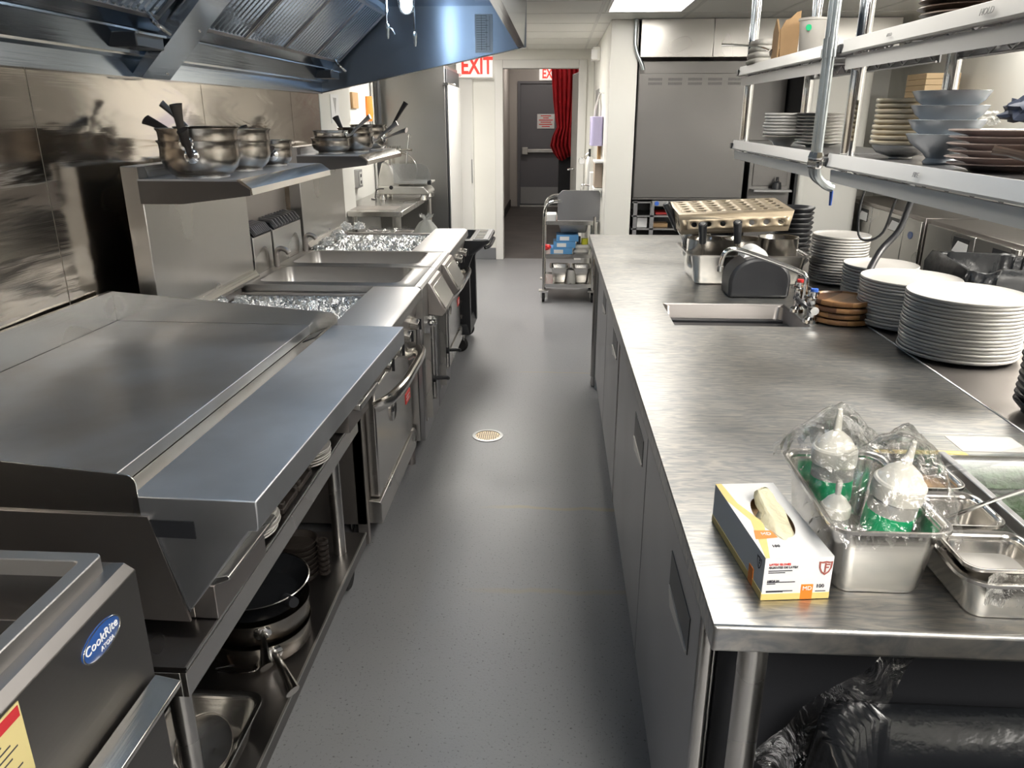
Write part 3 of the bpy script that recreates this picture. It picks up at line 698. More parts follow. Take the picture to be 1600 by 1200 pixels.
def rangeunit(y0, y1, lab, shelf=True):
    t = thing('gas_range', lab, 'range', (-1.0, (y0+y1)/2, 0))
    # body with sunk burner area: floor pan and side walls
    mb = MB(); mb.box(-1.36, y0, .14, -.665, y1, .735); mb.box(-1.36, y0, .735, -.78, y0+.018, ZT-.03); mb.box(-1.36, y1-.018, .735, -.78, y1, ZT-.03); mb.box(-1.36, y0+.018, .735, -1.345, y1-.018, ZT-.01)
    mb.box(-.79, y0, .735, -.655, y1, ZT-.065)
    mb.b('body', 'dull', t, bevel=.002)
    # wide front ledge with a rolled nose
    MB().prism([(-.775, ZT), (-.588, ZT), (-.568, ZT-.010), (-.566, ZT-.045), (-.580, ZT-.062), (-.775, ZT-.062)], 'y', y0+.001, y1-.001).b('front_ledge', 'ledge', t, bevel=.002, ang=50)
    MB().prism([(-.66, ZT-.064), (-.585, ZT-.064), (-.62, ZT-.20), (-.66, ZT-.20)], 'y', y0+.004, y1-.004).b('valve_panel', 'dull', t)
    crumple(-1.335, y0+.022, -.80, y1-.022, .800, .07, jz=.007).b('foil_liner', 'foil', t, ang=4)
    for k in range(4):
        yk = y0+.10+(y1-y0-.2)/3*k
        kn = MB().cyl((-.605, yk, .728), (-.566, yk, .720), .026, .024, 24).b('knob', 'pot_new', t, bevel=.003)
        MB().box(-.566, yk-.004, .70, -.556, yk+.004, .745).b('knob_grip', 'black', kn)
    # oven door, bar handle, badge, kick panel
    dr = MB().box(-.664, y0+.055, .225, -.625, y1-.04, .64).b('oven_door', 'steelx', t, bevel=.006)
    MB().tube([(-.625, y0+.07, .575), (-.575, y0+.09, .600), (-.548, y0+.22, .612), (-.545, (y0+y1)/2, .614), (-.548, y1-.20, .612), (-.575, y1-.08, .600), (-.625, y1-.06, .575)], .016, flat=1.5, n=14, rs=[.020,.020,.018,.018,.018,.020,.020]).b('door_handle', 'bright', dr)
    bg = MB().lathe([(0, .004), (.036, .004), (.044, .008), (.050, .006), (.050, 0), (0, 0)], (-.625, y0+.33, .47), 36, axis='x').b('badge', 'pot_new', dr)
    text('Royal', 'lettering', .030, 'black', bg, (-.6205, y0+.33, .47), RP)
    rl = MB().box(-.625, y1-.17, .385, -.6225, y1-.075, .430).b('red_label', 'red', dr); rl['label'] = 'small red label'
    mb = MB(); mb.box(-.6225, y1-.16, .412, -.622, y1-.09, .417); mb.box(-.6225, y1-.16, .398, -.622, y1-.10, .403); mb.b('label_print', 'paper', rl)
    MB().prism([(-.664, .222), (-.620, .218), (-.616, .208), (-.616, .130), (-.664, .130)], 'y', y0+.03, y1-.02).b('kick_panel', 'steel', t, bevel=.002)
    MB().box(-.70, y0, .06, -.664, y0+.03, .735).b('side_rail', 'dull', t)
    for x in (-1.28, -.73):
        for y in (y0+.12, y1-.14): caster(x, y, t)
    return t
r1 = rangeunit(2.44, 3.20, 'stainless gas range with foil-lined top next to the griddle')
r2 = rangeunit(4.10, 4.98, 'stainless gas range with foil-lined top beside the black utility cart')
def cooker(y0, y1, lab, tilt):
    t = thing('pasta_cooker', lab, 'cooker', (-1.0, (y0+y1)/2, 0), 0, 'boiling cookers between the two ranges')
    xa, xb = -1.31, -.665; cx, cy = (xa+xb)/2, (y0+y1)/2; w_, d_ = xb-xa, y1-y0-.07
    # top skin with basin opening, one lofted sheet
    MB().loft([rr((-1.36-.60)/2, cy, .76, y1-y0-.004, .004, .14), rr((-1.36-.60)/2, cy, .76, y1-y0-.004, .004, ZT), rr(cx, cy, w_+.03, d_+.03, .06, ZT), rr(cx, cy, w_, d_, .055, ZT+.007), rr(cx, cy, w_-.02, d_-.02, .05, ZT+.004), rr(cx, cy, w_-.03, d_-.03, .05, ZT-.06), rr(cx, cy, w_-.07, d_-.06, .04, ZT-.11), rr(cx, cy, w_-.12, d_-.09, .03, ZT-.115)], cap0=True, cap1=True).b('tank', 'dullx', t, ang=40)
    # sloped control nose
    MB().prism([(-.60, ZT), (-.575, ZT-.003), (-.566, ZT-.012), (-.566, ZT-.19), (-.60, ZT-.19)], 'y', y0+.002, y1-.002).b('upper_fascia', 'ledge', t, bevel=.002)
    MB().prism([(-.566, ZT-.012), (-.552, ZT-.018), (-.485, ZT-.145), (-.500, ZT-.165), (-.566, ZT-.155)], 'y', y0+.13, y1-.015).b('control_nose', 'dull', t, bevel=.003, ang=30)
    mb = MB(); nx = Vector((.125, 0, .067)).normalized(); a = Vector((-.553, 0, ZT-.022)); b_ = Vector((-.487, 0, ZT-.143))
    pts = []
    for u in (.1, .92): p = a.lerp(b_, u); pts.append(p)
    ya_, yb_ = y0+.145, y1-.03
    mb.loft([[(pts[0].x, ya_, pts[0].z), (pts[0].x, yb_, pts[0].z), (pts[1].x, yb_, pts[1].z), (pts[1].x, ya_, pts[1].z)], [tuple(Vector((q[0], q[1], q[2]))+nx*.006) for q in ((pts[0].x, ya_, pts[0].z), (pts[0].x, yb_, pts[0].z), (pts[1].x, yb_, pts[1].z), (pts[1].x, ya_, pts[1].z))]])
    mb.b('control_panel', 'bright', t, bevel=.002)
    dr = MB().box(-.60, y0+.006, .14, -.578, y1-.006, .68).b('door', 'steel_door', t, bevel=.003)
    MB().box(-.578, y0+.05, .22, -.572, y0+.075, .66).box(-.572, y0+.045, .24, -.545, y0+.05, .64).b('door_pull', 'steelz', dr, bevel=.001)
    dv = MB().tube([(-.55, y0+.14, .66), (-.55, y0+.14, .30)], .011, smooth=1).b('drain_pipe', 'steelz', t)
    MB().lathe([(0, 0), (.018, 0), (.022, .01), (.014, .02), (.022, .03), (.016, .045), (0, .048)], (-.55, y0+.14, .655), 14).b('drain_cap', 'chrome', dv)
    MB().tube([(-.55, y0+.14, .40), (-.50, y0+.15, .40), (-.49, y0+.17, .39)], .009).lathe([(0, -.012), (.02, -.01), (.02, .01), (0, .012)], (-.55, y0+.14, .40), 14, axis='x').b('drain_valve', 'black', dv)
    MB().tube([(-1.338, y1-.03, ZT), (-1.338, y1-.03, ZT+.055), (-1.332, y1-.03, ZT+.078), (-1.312, y1-.032, ZT+.088), (-1.288, y1-.034, ZT+.080), (-1.276, y1-.035, ZT+.066)], .0125, n=14).b('spout', 'dull', t)
    for y in (y0+.06, y1-.06): MB().cyl((-.66, y, 0), (-.66, y, .14), .02).b('leg', 'dull', t); MB().cyl((-1.3, y, 0), (-1.3, y, .14), .02).b('leg', 'dull', t)
    # flue box with louvred outlet
    fy0 = max(y0+.012, 3.408)
    fl = MB().prism([(-1.498, .14), (-1.362, .14), (-1.362, 1.025), (-1.40, 1.055), (-1.498, 1.055)], 'y', fy0, y1-.012).b('flue', 'steelz', t, bevel=.002)
    MB().prism([(-1.47, 1.0555), (-1.40, 1.0555), (-1.36, 1.027), (-1.357, 1.032), (-1.38, 1.062), (-1.47, 1.075)], 'y', fy0+.004, y1-.015).b('flue_cap', 'blackgloss', fl)
    mb = MB()
    for k in range(9):
        yk = fy0+.02+(y1-fy0-.05)/9*(k+.5); mb.prism([(-1.47, 1.076), (-1.382, 1.063), (-1.36, 1.034), (-1.352, 1.040), (-1.377, 1.073), (-1.47, 1.087)], 'y', yk-.006, yk+.006)
    mb.b('louvre', 'steel_door', fl)
    return t
cooker(3.205, 3.65, 'stainless tank cooker with spout next to the near range', 0)
cooker(3.655, 4.095, 'stainless tank cooker with spout before the foil-lined far range', 0)
foil_ball(.035, (-1.33, 2.93, .85)).b('foil_scrap', 'foil', r1, ang=20); foil_ball(.03, (-1.27, 2.98, .85)).b('foil_scrap', 'foil', r1, ang=20)
for i, p in enumerate([(-1.31, 4.20, .845), (-1.30, 4.34, .87), (-1.26, 4.46, .885), (-1.31, 4.6, .875), (-1.30, 4.76, .90), (-1.25, 4.88, .885)]): foil_ball(.045, p).b('foil_scrap', 'foil', r2, ang=20)

# riser panels with shelves behind the ranges
def riser(y0, y1, lab):
    t = thing('riser_shelf', lab, 'shelf', (-1.42, (y0+y1)/2, .84), 0, 'riser shelves behind the ranges')
    MB().box(-1.425, y0, .864, -1.362, y1, 1.392).b('back_panel', 'steelz', t, bevel=.003)
    MB().prism([(-1.362, .855), (-1.335, .855), (-1.335, .868), (-1.352, .890), (-1.362, .892)], 'y', y0+.01, y1-.01).b('base_rail', 'bright', t)
    MB().box(-1.361, y0-.02, 1.348, -1.03, y1+.02, 1.354).b('shelf_deck', 'shelf_blue', t)
    MB().prism([(-1.03, 1.354), (-1.018, 1.352), (-.985, 1.326), (-.983, 1.305), (-.989, 1.305), (-.99, 1.323), (-1.03, 1.346)], 'y', y0-.02, y1+.02).b('front_nose', 'bright', t)
    for y in (y0-.02, y1+.014):
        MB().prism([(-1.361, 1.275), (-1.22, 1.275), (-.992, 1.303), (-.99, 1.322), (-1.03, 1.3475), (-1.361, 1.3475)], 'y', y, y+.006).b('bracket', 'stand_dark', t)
    MB().box(-1.361, y0-.02, 1.355, -1.355, y1+.02, 1.392).b('back_lip', 'steel', t)
    return t
riser(2.52, 3.385, 'riser shelf above the near range carrying dark saucepans')
riser(4.13, 4.99, 'riser shelf above the far range carrying small saucepans')
mb = MB().box(-1.47, 3.42, .80, -1.44, 4.11, 1.38)
tag(mb.b('back_splash', 'dull', bevel=.002), 'dark stainless splash panel between the two riser shelves', 'splash panel')

# ---------------------------------------------------------------- saucepans on the shelves
def saucepan(R, H, lab, loc, phi, elev, hl, m_='pot', hm='cast', group='saucepans on the riser shelves', straight=False, tilt=(0,0)):
    t = thing('saucepan', lab, 'saucepan', (0,0,0), 0, group)
    if straight: pr = [(0, 0), (R*.96, 0), (R, .006), (R, H-.003), (R*1.03, H), (R*1.03, H+.002), (R*.985, H-.001), (R*.985, .009), (0, .006)]
    else: pr = [(0, 0), (R*.66, 0), (R*.68, .008), (R*.74, .010), (R*.90, H*.28), (R*.985, H*.55), (R*.97, H*.76), (R*.98, H*.92), (R*1.03, H), (R*1.03, H+.002), (R*.96, H*.92), (R*.95, H*.76), (R*.965, H*.55), (R*.88, H*.28), (R*.7, .014), (0, .012)]
    MB().lathe(pr, n=56).b('pan_body', m_, t, ang=50)
    MB().lathe([(0, -.001), (R*.67, -.001), (R*.67, .006), (0, .006)], n=48).b('base_disc', 'kick', t)
    c_, s_ = math.cos(phi), math.sin(phi); ce, se = math.cos(elev), math.sin(elev)
    def hp(d, z=0): return (c_*d, s_*d, z)
    z0 = H*.62
    MB().lathe([(0, 0), (.020, 0), (.023, .004), (.018, .007), (0, .008)], n=20, axis='x').xf(Matrix.Rotation(phi, 4, 'Z') @ Matrix.Translation((R*.97, 0, z0))).b('bracket', 'chrome', t)
    MB().tube([hp(R*.97, z0), hp(R+.02, z0+.004), hp(R+.02+.3*hl*ce, z0+.3*hl*se+.006), hp(R+.02+.7*hl*ce, z0+.7*hl*se+.004), hp(R+.02+hl*ce, z0+hl*se)], .01, n=12, rs=[.012, .009, .011, .015, .020], flat=.5).b('handle', hm, t)
    t.location = loc; t.rotation_euler = (tilt[0], tilt[1], 0)
    return t
ZS = 1.3555
# near shelf: two nested pans, two more behind, two small
saucepan(.128, .115, 'largest dark saucepan, near end of the near riser shelf, under the nested one', (-1.185, 2.60, ZS), -1.35, .95, .10)
saucepan(.127, .115, 'large dark saucepan nested in the nearest one, black handle standing upright', (-1.185, 2.60, ZS+.038), -1.45, 1.35, .12)
saucepan(.10, .09, 'saucepan turned back inside the nearest nested pair, handle pointing at the wall', (-1.17, 2.63, ZS+.068), 2.9, .45, .13)
saucepan(.115, .105, 'brown-stained saucepan second along the near riser shelf, lower of its pair', (-1.19, 2.94, ZS), -1.5, 1.0, .08)
saucepan(.117, .10, 'brown-stained saucepan with long black handle up, upper of the second pair', (-1.19, 2.94, ZS+.045), -2.5, .85, .17)
saucepan(.075, .07, 'small rust-brown saucepan at the far end of the near riser shelf', (-1.16, 3.22, ZS), -1.3, .5, .05)
saucepan(.078, .065, 'small saucepan with upright dark handle, upper one at far end of near riser shelf', (-1.165, 3.23, ZS+.032), -2.1, 1.1, .09)
g2 = 'small saucepans on the far riser shelf'
saucepan(.105, .078, 'dark low saucepan at the near end of the far riser shelf, lower one', (-1.225, 4.30, ZS), 1.6, .3, .06, group=g2)
saucepan(.093, .06, 'bright-rimmed saucepan nested on top at the near end of the far riser shelf', (-1.225, 4.30, ZS+.055), -.1, .7, .15, m_='pot_new', hm='dull', group=g2)
saucepan(.098, .10, 'brown-stained saucepan in the middle of the far riser shelf', (-1.13, 4.47, ZS), .0, .65, .15, hm='dull', group=g2)
saucepan(.095, .10, 'saucepan nested in the middle one, handle toward the wall', (-1.14, 4.49, ZS+.028), 2.4, .9, .12, group=g2)
saucepan(.105, .105, 'brown saucepan at the far end of the far riser shelf, handle to the aisle', (-1.12, 4.78, ZS), -.5, .3, .16, hm='dull', group=g2)
saucepan(.108, .09, 'saucepan nested in the far-end one, long handle pointing up', (-1.13, 4.78, ZS+.05), .3, 1.0, .19, group=g2)

# ================================================================ under the griddle
plate_prof = lambda R, h_: [(0, .0), (R*.58, 0), (R*.60, .0015), (R*.66, .003), (R*.97, h_-.002), (R, h_), (R*.985, h_+.0025), (R*.93, h_+.001), (R*.62, .0065), (0, .005)]
def plate(R, h_, m_, name='plate', cat='plate', n=56):
    o = MB().lathe(plate_prof(R, h_), n=n).b(name, m_, ang=60); o['category'] = cat; return o
p = plate(.085, .010, 'white_cer'); p['category'] = 'plate'
stack(p, 8, (-.725, 1.56, .6205), .0075, 'small white plate in the pile behind the grease drawer, {}', 'small plates near end of the griddle stand', .004)
p = dup(p); stack(p, 5, (-.715, 1.96, .6205), .0085, 'small white plate in the far pile on the griddle stand, {}', 'small plates far end of the griddle stand', .003)
def sizzle(loc, lab):
    t = thing('wood_trivet', lab, 'trivet', loc, 0, 'brown trivets between the plate piles')
    x, y, z = loc
    MB().box(x-.075, y-.055, z, x+.075, y+.055, z+.016).b('board', 'cast', t, bevel=.003)
    for q in (-.045, .045): MB().box(x-.075, y+q-.008, z+.016, x+.075, y+q+.008, z+.030).b('rail', 'cast', t, bevel=.003)
sizzle((-.73, 1.70, .6205), 'dark wooden trivet on the griddle stand just past the near plates'); sizzle((-.73, 1.82, .6205), 'dark wooden trivet on the griddle stand before the far plates')
# bottom shelf
ZB = .1725
t = saucepan(.135, .06, 'wide brassy saucepan at the bottom of the pile under the griddle', (-.80, 1.75, ZB), -.95, -.05, .14, m_='pot', hm='pot_new', group='pans piled under the griddle', straight=True)
t = saucepan(.134, .06, 'brassy saucepan under the black pan beneath the griddle', (-.80, 1.76, ZB+.062), -1.15, -.15, .10, m_='pot', hm='pot_new', group='pans piled under the griddle', straight=True)
t = thing('frying_pan', 'large black frying pan on top of the pile under the griddle', 'pan', (0, 0, 0), 0, 'pans piled under the griddle')
MB().lathe([(0, 0), (.115, 0), (.14, .055), (.1425, .056), (.137, .050), (.112, .005), (0, .004)], n=64).b('pan_body', 'blackgloss', t, ang=50)
MB().lathe([(.1405, .0555), (.1430, .057), (.1405, .0585), (.1385, .057)], n=64, closed=True).b('rim', 'pot_new', t)
MB().tube([(.10, -.06, .04), (.12, -.075, .045), (.135, -.09, .05)], .014).b('handle_socket', 'black', t)
t.location = (-.80, 1.76, ZB+.126)
def skillet(lab, i):
    t = thing('iron_skillet', lab, 'skillet', (0,0,0), 0, 'small iron skillets under the griddle')
    MB().loft([rr(0, 0, .13, .10, .05, 0), rr(0, 0, .15, .12, .06, .022), rr(0, 0, .143, .113, .055, .022), rr(0, 0, .125, .095, .048, .004)]).b('pan_body', 'cast', t)
    MB().lathe([(.012, -.005), (.018, -.005), (.018, .005), (.012, .005)], (.09, 0, .017), 20, closed=True).b('handle', 'cast', t)
    return t
s0 = skillet('small black iron skillet, {}', 0); s0.rotation_euler = (0, 0, 0)
stack(s0, 7, (-.80, 2.06, ZB), .018, 'small oval iron skillet stacked by the far stand leg, {}', 'small iron skillets under the griddle', 0)
def hotel_pan(name, lab, cat, cx, cy, z, w_, d_, H, m_='steelx', rim=.012, group=None, taper=.025, r=.03, parent=None):
    lo = [rr(cx, cy, w_-taper*2.2, d_-taper*2.2, r*.7, z), rr(cx, cy, w_-taper*1.6, d_-taper*1.6, r*.9, z+.008), rr(cx, cy, w_-.004, d_-.004, r, z+H-.006), rr(cx, cy, w_+rim*2, d_+rim*2, r+rim*.6, z+H-.005), rr(cx, cy, w_+rim*2, d_+rim*2, r+rim*.6, z+H),
          rr(cx, cy, w_+rim, d_+rim, r+rim*.3, z+H), rr(cx, cy, w_, d_, r, z+H-.003), rr(cx, cy, w_-.008, d_-.008, r, z+H-.014), rr(cx, cy, w_-taper*1.7, d_-taper*1.7, r*.9, z+.012), rr(cx, cy, w_-taper*2.4, d_-taper*2.4, r*.7, z+.004)]
    o = MB().loft(lo).b(name, m_, parent, loc=None if parent else (cx, cy, z), ang=50)
    if lab: tag(o, lab, cat, group)
    return o
hotel_pan('hotel_pan', 'deep stainless pan holding ladles on the low shelf under the griddle', 'pan', -.765, 1.265, ZB, .19, .30, .10)
saucepan(.062, .075, 'bright steel pot standing in the deep pan under the griddle', (-.735, 1.31, ZB+.045), -1.2, -.5, .05, m_='pot_new', hm='chrome', group='pots in the low pan', straight=True, tilt=(.7, 0))
saucepan(.06, .07, 'bright steel pot beside the stand leg in the deep pan', (-.905, 1.30, ZB+.012), -1.4, -.3, .04, m_='pot_new', hm='chrome', group='pots in the low pan', straight=True, tilt=(.3, .2))
for y_, l in ((1.50, 'steel scoop handle lying on the low shelf behind the deep pan'), (1.60, 'second steel scoop handle lying on the low shelf by the pan pile')):
    tag(MB().tube([(-.86, y_, ZB+.005), (-.80, y_-.01, ZB+.012), (-.765, y_-.004, ZB+.014), (-.755, y_+.010, ZB+.014), (-.77, y_+.022, ZB+.014), (-.82, y_+.02, ZB+.012), (-.87, y_+.01, ZB+.006)], .003, n=8).b('scoop_handle', 'chrome', loc=(-.8, y_, ZB)), l, 'scoop')

# ================================================================ BLACK UTILITY CART
c = thing('utility_cart', 'black plastic utility cart parked at the end of the cooking line', 'cart', (-.9, 5.3, 0))
CX0, CX1, CY0, CY1, CT = -1.34, -.435, 5.03, 5.56, .775
lo = [rr((CX0+CX1)/2-.04, (CY0+CY1)/2, CX1-CX0-.13, CY1-CY0-.05, .04, CT-.10), rr((CX0+CX1)/2, (CY0+CY1)/2, CX1-CX0, CY1-CY0, .05, CT-.02), rr((CX0+CX1)/2, (CY0+CY1)/2, CX1-CX0, CY1-CY0, .05, CT), rr((CX0+CX1)/2-.055, (CY0+CY1)/2, CX1-CX0-.16, CY1-CY0-.05, .03, CT), rr((CX0+CX1)/2-.055, (CY0+CY1)/2, CX1-CX0-.19, CY1-CY0-.08, .03, CT-.055)]
MB().loft(lo).b('top_tray', 'black', c, bevel=.002)
mb = MB(); mb.box(-.545, CY0+.02, CT-.0, -.445, CY1-.02, CT+.006); hd = mb.b('handle_tray', 'base', c, bevel=.003)
for a, b_ in ((CY0+.05, .12), (CY0+.20, .12), (CY0+.35, .12)): MB().box(-.535, a, CT+.0062, -.478, a+b_, CT+.008).b('compartment', 'blackgloss', hd)
MB().tube([(-.47, CY0+.06, CT-.055), (-.445, CY0+.08, CT-.050), (-.435, CY0+.14, CT-.045), (-.435, CY1-.14, CT-.045), (-.445, CY1-.08, CT-.050), (-.47, CY1-.06, CT-.055)], .012).b('handle_bar', 'black', c)
for x, sx in ((-.635, 1), (-1.22, -1)):
    for y in (CY0+.035, CY1-.10):
        mb = MB(); mb.prism([(x-.07, .13), (x+.065, .13), (x+.065, .20), (x+.060, .60), (x+.09, .68), (x+.11, CT-.09), (x-.07, CT-.09), (x-.06, .6), (x-.06, .22)], 'y', y, y+.06); lg = mb.b('leg', 'black', c, bevel=.006)
        for z in (.26, .36, .47, .56): MB().prism([(x+.003+.0085*math.cos(a), z+.0085*math.sin(a)) for a in [math.radians(d_) for d_ in range(-60, 241, 30)]] + [(x-.001, z-.020), (x+.007, z-.020)], 'y', y-.0015, y).b('slot', 'pot_new', lg)
lo = [rr(-.925, (CY0+CY1)/2, .71, CY1-CY0-.03, .04, .13), rr(-.94, (CY0+CY1)/2, .70, CY1-CY0-.01, .05, .20), rr(-.94, (CY0+CY1)/2, .64, CY1-CY0-.07, .03, .20), rr(-.94, (CY0+CY1)/2, .62, CY1-CY0-.09, .03, .16)]
MB().loft(lo).b('bottom_tray', 'black', c, bevel=.002)
for x in (-.645, -1.24):
    for y in (CY0+.04, CY1-.07):
        cs = MB().box(x-.025, y-.02, .118, x+.025, y+.05, .132).box(x-.028, y, .05, x-.022, y+.03, .12).box(x+.022, y, .05, x+.028, y+.03, .12).b('caster', 'alu', c)
        MB().lathe([(0, -.016), (.038, -.016), (.042, -.012), (.052, -.010), (.054, 0), (.052, .010), (.042, .012), (.038, .016), (0, .016)], (x, y+.015, .054), 28, axis='y').b('wheel', 'black_r', cs)
hotel_pan('tray', 'silvery wrapped tray lying on the black utility cart', 'tray', -1.16, 5.27, CT-.054, .30, .36, .06, 'alu', r=.02)
crumple(-1.31, 5.10, -1.02, 5.44, CT+.012, .03, 20, 20).b('tray_wrap', 'film', bpy.data.objects['tray'], ang=30)
t = thing('carrier_bag', 'clear knotted bag of sauce bottles on the black utility cart', 'bag', (-.88, 5.25, CT-.054))
n = 40; rings = []
for z, rx, ry in ((0, .095, .075), (.02, .105, .085), (.06, .095, .075), (.10, .072, .055), (.135, .045, .032), (.15, .02, .014), (.165, .028, .02), (.18, .05, .03)):
    rings.append([(-.88+rx*math.cos(a)*(1+.08*math.sin(7*a+z*30)), 5.25+ry*math.sin(a)*(1+.08*math.sin(5*a)), CT-.053+z*1.05+(.012*math.sin(6*a) if z > .17 else 0)) for a in [2*PI*k/n for k in range(n)]])
MB().loft(rings, cap1=False).b('bag_film', 'bagclear', t)
for i, (x, y, m_) in enumerate(((-.93, 5.25, 'oil'), (-.875, 5.22, 'bottle'), (-.835, 5.26, 'bottle'))):
    bt = thing('sauce_bottle', ['short yellow oil bottle inside the clear carrier bag', 'squeeze bottle with green band in the middle of the carrier bag', 'squeeze bottle with green band at the right in the carrier bag'][i], 'bottle', (x, y, CT-.052), 0, 'bottles in the carrier bag')
    MB().lathe([(0, 0), (.024, 0), (.025, .01), (.025, .055), (.018, .07), (.006, .085), (.004, .115), (0, .115)] if i else [(0, 0), (.028, 0), (.028, .035), (0, .04)], (x, y, CT-.051), 20).b('bottle_body', m_, bt)
    if i: MB().lathe([(.0256, .035), (.0258, .036), (.0258, .050), (.0256, .051)], (x, y, CT-.052), 20).b('band', 'green', bt)

# ================================================================ SLICER TABLE, FRIDGE AND OTHERS AT THE FAR LEFT
t = thing('prep_table', 'stainless prep table below the meat slicer', 'table', (-1.36, 6.3, 0))
MB().prism([(-1.495, 5.52), (-1.10, 5.52), (-1.10, 7.05), (-1.615, 7.05), (-1.615, 5.81), (-1.495, 5.81)], 'z', .862, .90).b('tabletop', 'steel', t, bevel=.004)
MB().box(-1.50, 5.62, .9003, -1.17, 5.86, .9012).b('sink_cover', 'dull', t)
for x in (-1.46, -1.14):
    for y in (5.58, 6.98): MB().cyl((x, y, 0), (x, y, .862), .02).b('leg', 'steelz', t)
s = thing('meat_slicer', 'aluminium meat slicer with clear guard on the prep table', 'slicer', (-1.33, 6.5, .90))
mb = MB(); mb.prism([(-1.53, .945), (-1.12, .945), (-1.12, .965), (-1.16, 1.005), (-1.53, 1.01)], 'y', 6.30, 6.62); mb.b('base_body', 'alu', s, bevel=.008)
mb = MB(); mb.prism([(-1.55, .97), (-1.36, .97), (-1.38, 1.06), (-1.43, 1.16), (-1.46, 1.19), (-1.50, 1.19), (-1.53, 1.08)], 'y', 6.34, 6.50); mb.b('motor_housing', 'alu', s, bevel=.012)
MB().lathe([(0, 0), (.135, 0), (.14, .004), (.135, .012), (.10, .014), (0, .014)], (-1.37, 6.44, 1.13), 48, axis='y').b('blade', 'pot_new', s)
MB().lathe([(0, 0), (.11, 0), (.115, .01), (.09, .03), (0, .035)], (-1.40, 6.50, 1.13), 40, axis='y').b('blade_cover', 'alu', s)
q = [(-1.40, 1.03), (-1.40, 1.185), (-1.17, 1.185), (-1.125, 1.16), (-1.10, 1.11), (-1.11, 1.06), (-1.15, 1.03)]
MB().prism(q, 'y', 6.30, 6.306).b('thumb_guard', 'acry', s)
MB().box(-1.40, 6.32, 1.025, -1.11, 6.60, 1.04).b('carriage', 'alu', s, bevel=.003)
MB().box(-1.235, 6.31, 1.0, -1.15, 6.5, 1.075).b('carriage_stop', 'clear', s, bevel=.003)
MB().tube([(-1.30, 6.36, 1.18), (-1.29, 6.36, 1.27), (-1.27, 6.36, 1.38)], .006, smooth=1).lathe([(0,0),(.009,.004),(.012,.02),(.005,.034),(0,.036)], (-1.268, 6.36, 1.375), 14).b('guide_rod', 'chrome', s)
pu = MB().tube([(-1.44, 6.36, 1.17), (-1.44, 6.36, 1.27)], .012, smooth=1).b('pusher_arm', 'pot_new', s)
mb = MB()
for k in range(9): mb.lathe([(.012, 0), (.036, .002), (.036, .008), (.012, .010)], (-1.52+.021*k, 6.36, 1.285), 24, axis='x')
mb.cyl((-1.53, 6.36, 1.285), (-1.25, 6.36, 1.285), .010); mb.b('meat_pusher', 'bright', pu)
MB().lathe([(0, 0), (.016, 0), (.014, .012), (0, .014)], (-1.42, 6.286, 1.0), 20, axis='y').b('dial', 'black', s)
MB().cyl((-1.13, 6.33, 1.04), (-1.10, 6.33, 1.04), .022).b('knob', 'black', s)
for x in (-1.50, -1.17):
    for y in (6.33, 6.60): MB().lathe([(0, 0), (.026, 0), (.022, .02), (.014, .045), (0, .045)], (x, y, .901), 20).b('foot', 'pot_new', s)
MB().tube([(-1.48, 6.29, .99), (-1.53, 6.27, .985), (-1.55, 6.27, .93), (-1.55, 6.3, .905), (-1.6, 6.35, .905)], .004).b('power_cord', 'black', s)
s.location.x += .09
f = thing('upright_fridge', 'tall stainless refrigerator standing past the slicer', 'refrigerator', (-1.3, 7.5, 0))
MB().box(-1.61, 7.10, .08, -.985, 7.98, 1.96).b('body', 'fridge', f, bevel=.004)
MB().box(-.984, 7.105, .10, -.968, 7.97, 1.93).b('door', 'black', f, bevel=.004)
MB().box(-.967, 7.12, .14, -.955, 7.96, 1.80).b('door_skin', 'strip', f, bevel=.004)
MB().box(-1.0, 7.08, 1.795, -.955, 7.10, 1.815).tube([(-.97, 7.09, 1.805), (-.90, 7.09, 1.80), (-.895, 7.09, 1.79)], .006).b('hinge', 'pot_new', f)
for x in (-1.55, -1.02):
    for y in (7.16, 7.9): MB().cyl((x, y, 0), (x, y, .085), .02).b('leg', 'black', f)
t = thing('bin_bag_bin', 'bin with black liner tucked under the prep table by the fridge', 'bin', (-1.02, 6.15, 0))
MB().lathe([(0, 0), (.13, 0), (.155, .66), (.16, .67), (.15, .67), (.125, .02), (0, .02)], (-1.0, 6.1, 0), 30).b('bin_body', 'black', t)
n = 48; rings = []
for z, r_ in ((.42, .172), (.55, .175), (.66, .172), (.685, .162), (.67, .15), (.5, .13)):
    rings.append([(-1.0+r_*math.cos(a)*(1+.05*math.sin(9*a+z*9)), 6.1+r_*math.sin(a)*(1+.05*math.sin(7*a)), z+.012*math.sin(5*a)) for a in [2*PI*k/n for k in range(n)]])
MB().loft(rings, cap0=False, cap1=False).b('liner', 'bag', t)
t = thing('wall_socket', 'grey double socket box on the white wall above the prep table', 'socket', (-1.6, 6.3, 1.05))
MB().box(-1.62, 6.22, 1.0, -1.575, 6.36, 1.14).b('box', 'kick', t, bevel=.004); MB().box(-1.575, 6.25, 1.02, -1.570, 6.33, 1.12).b('cover', 'trimw', t)
mb = MB(); mb.box(-1.5712, 6.27, 1.08, -1.569, 6.31, 1.105); mb.box(-1.5712, 6.27, 1.03, -1.569, 6.31, 1.055); mb.b('outlet', 'black', t)
t = thing('wall_notice', 'white paper notice on the white wall above the far saucepans', 'notice', (-1.495, 5.4, 1.6)); MB().box(-1.497, 5.30, 1.50, -1.494, 5.50, 1.68).b('sheet', 'paper', t); MB().prism([(5.36, 1.66), (5.44, 1.66), (5.40, 1.56)], 'x', -1.494, -1.4935).b('print', 'kick', t)
OY = 6.82
t = thing('hanging_turner', 'turner with orange grip hanging on the wall by the fridge', 'utensil', (-1.60, OY, 1.6))
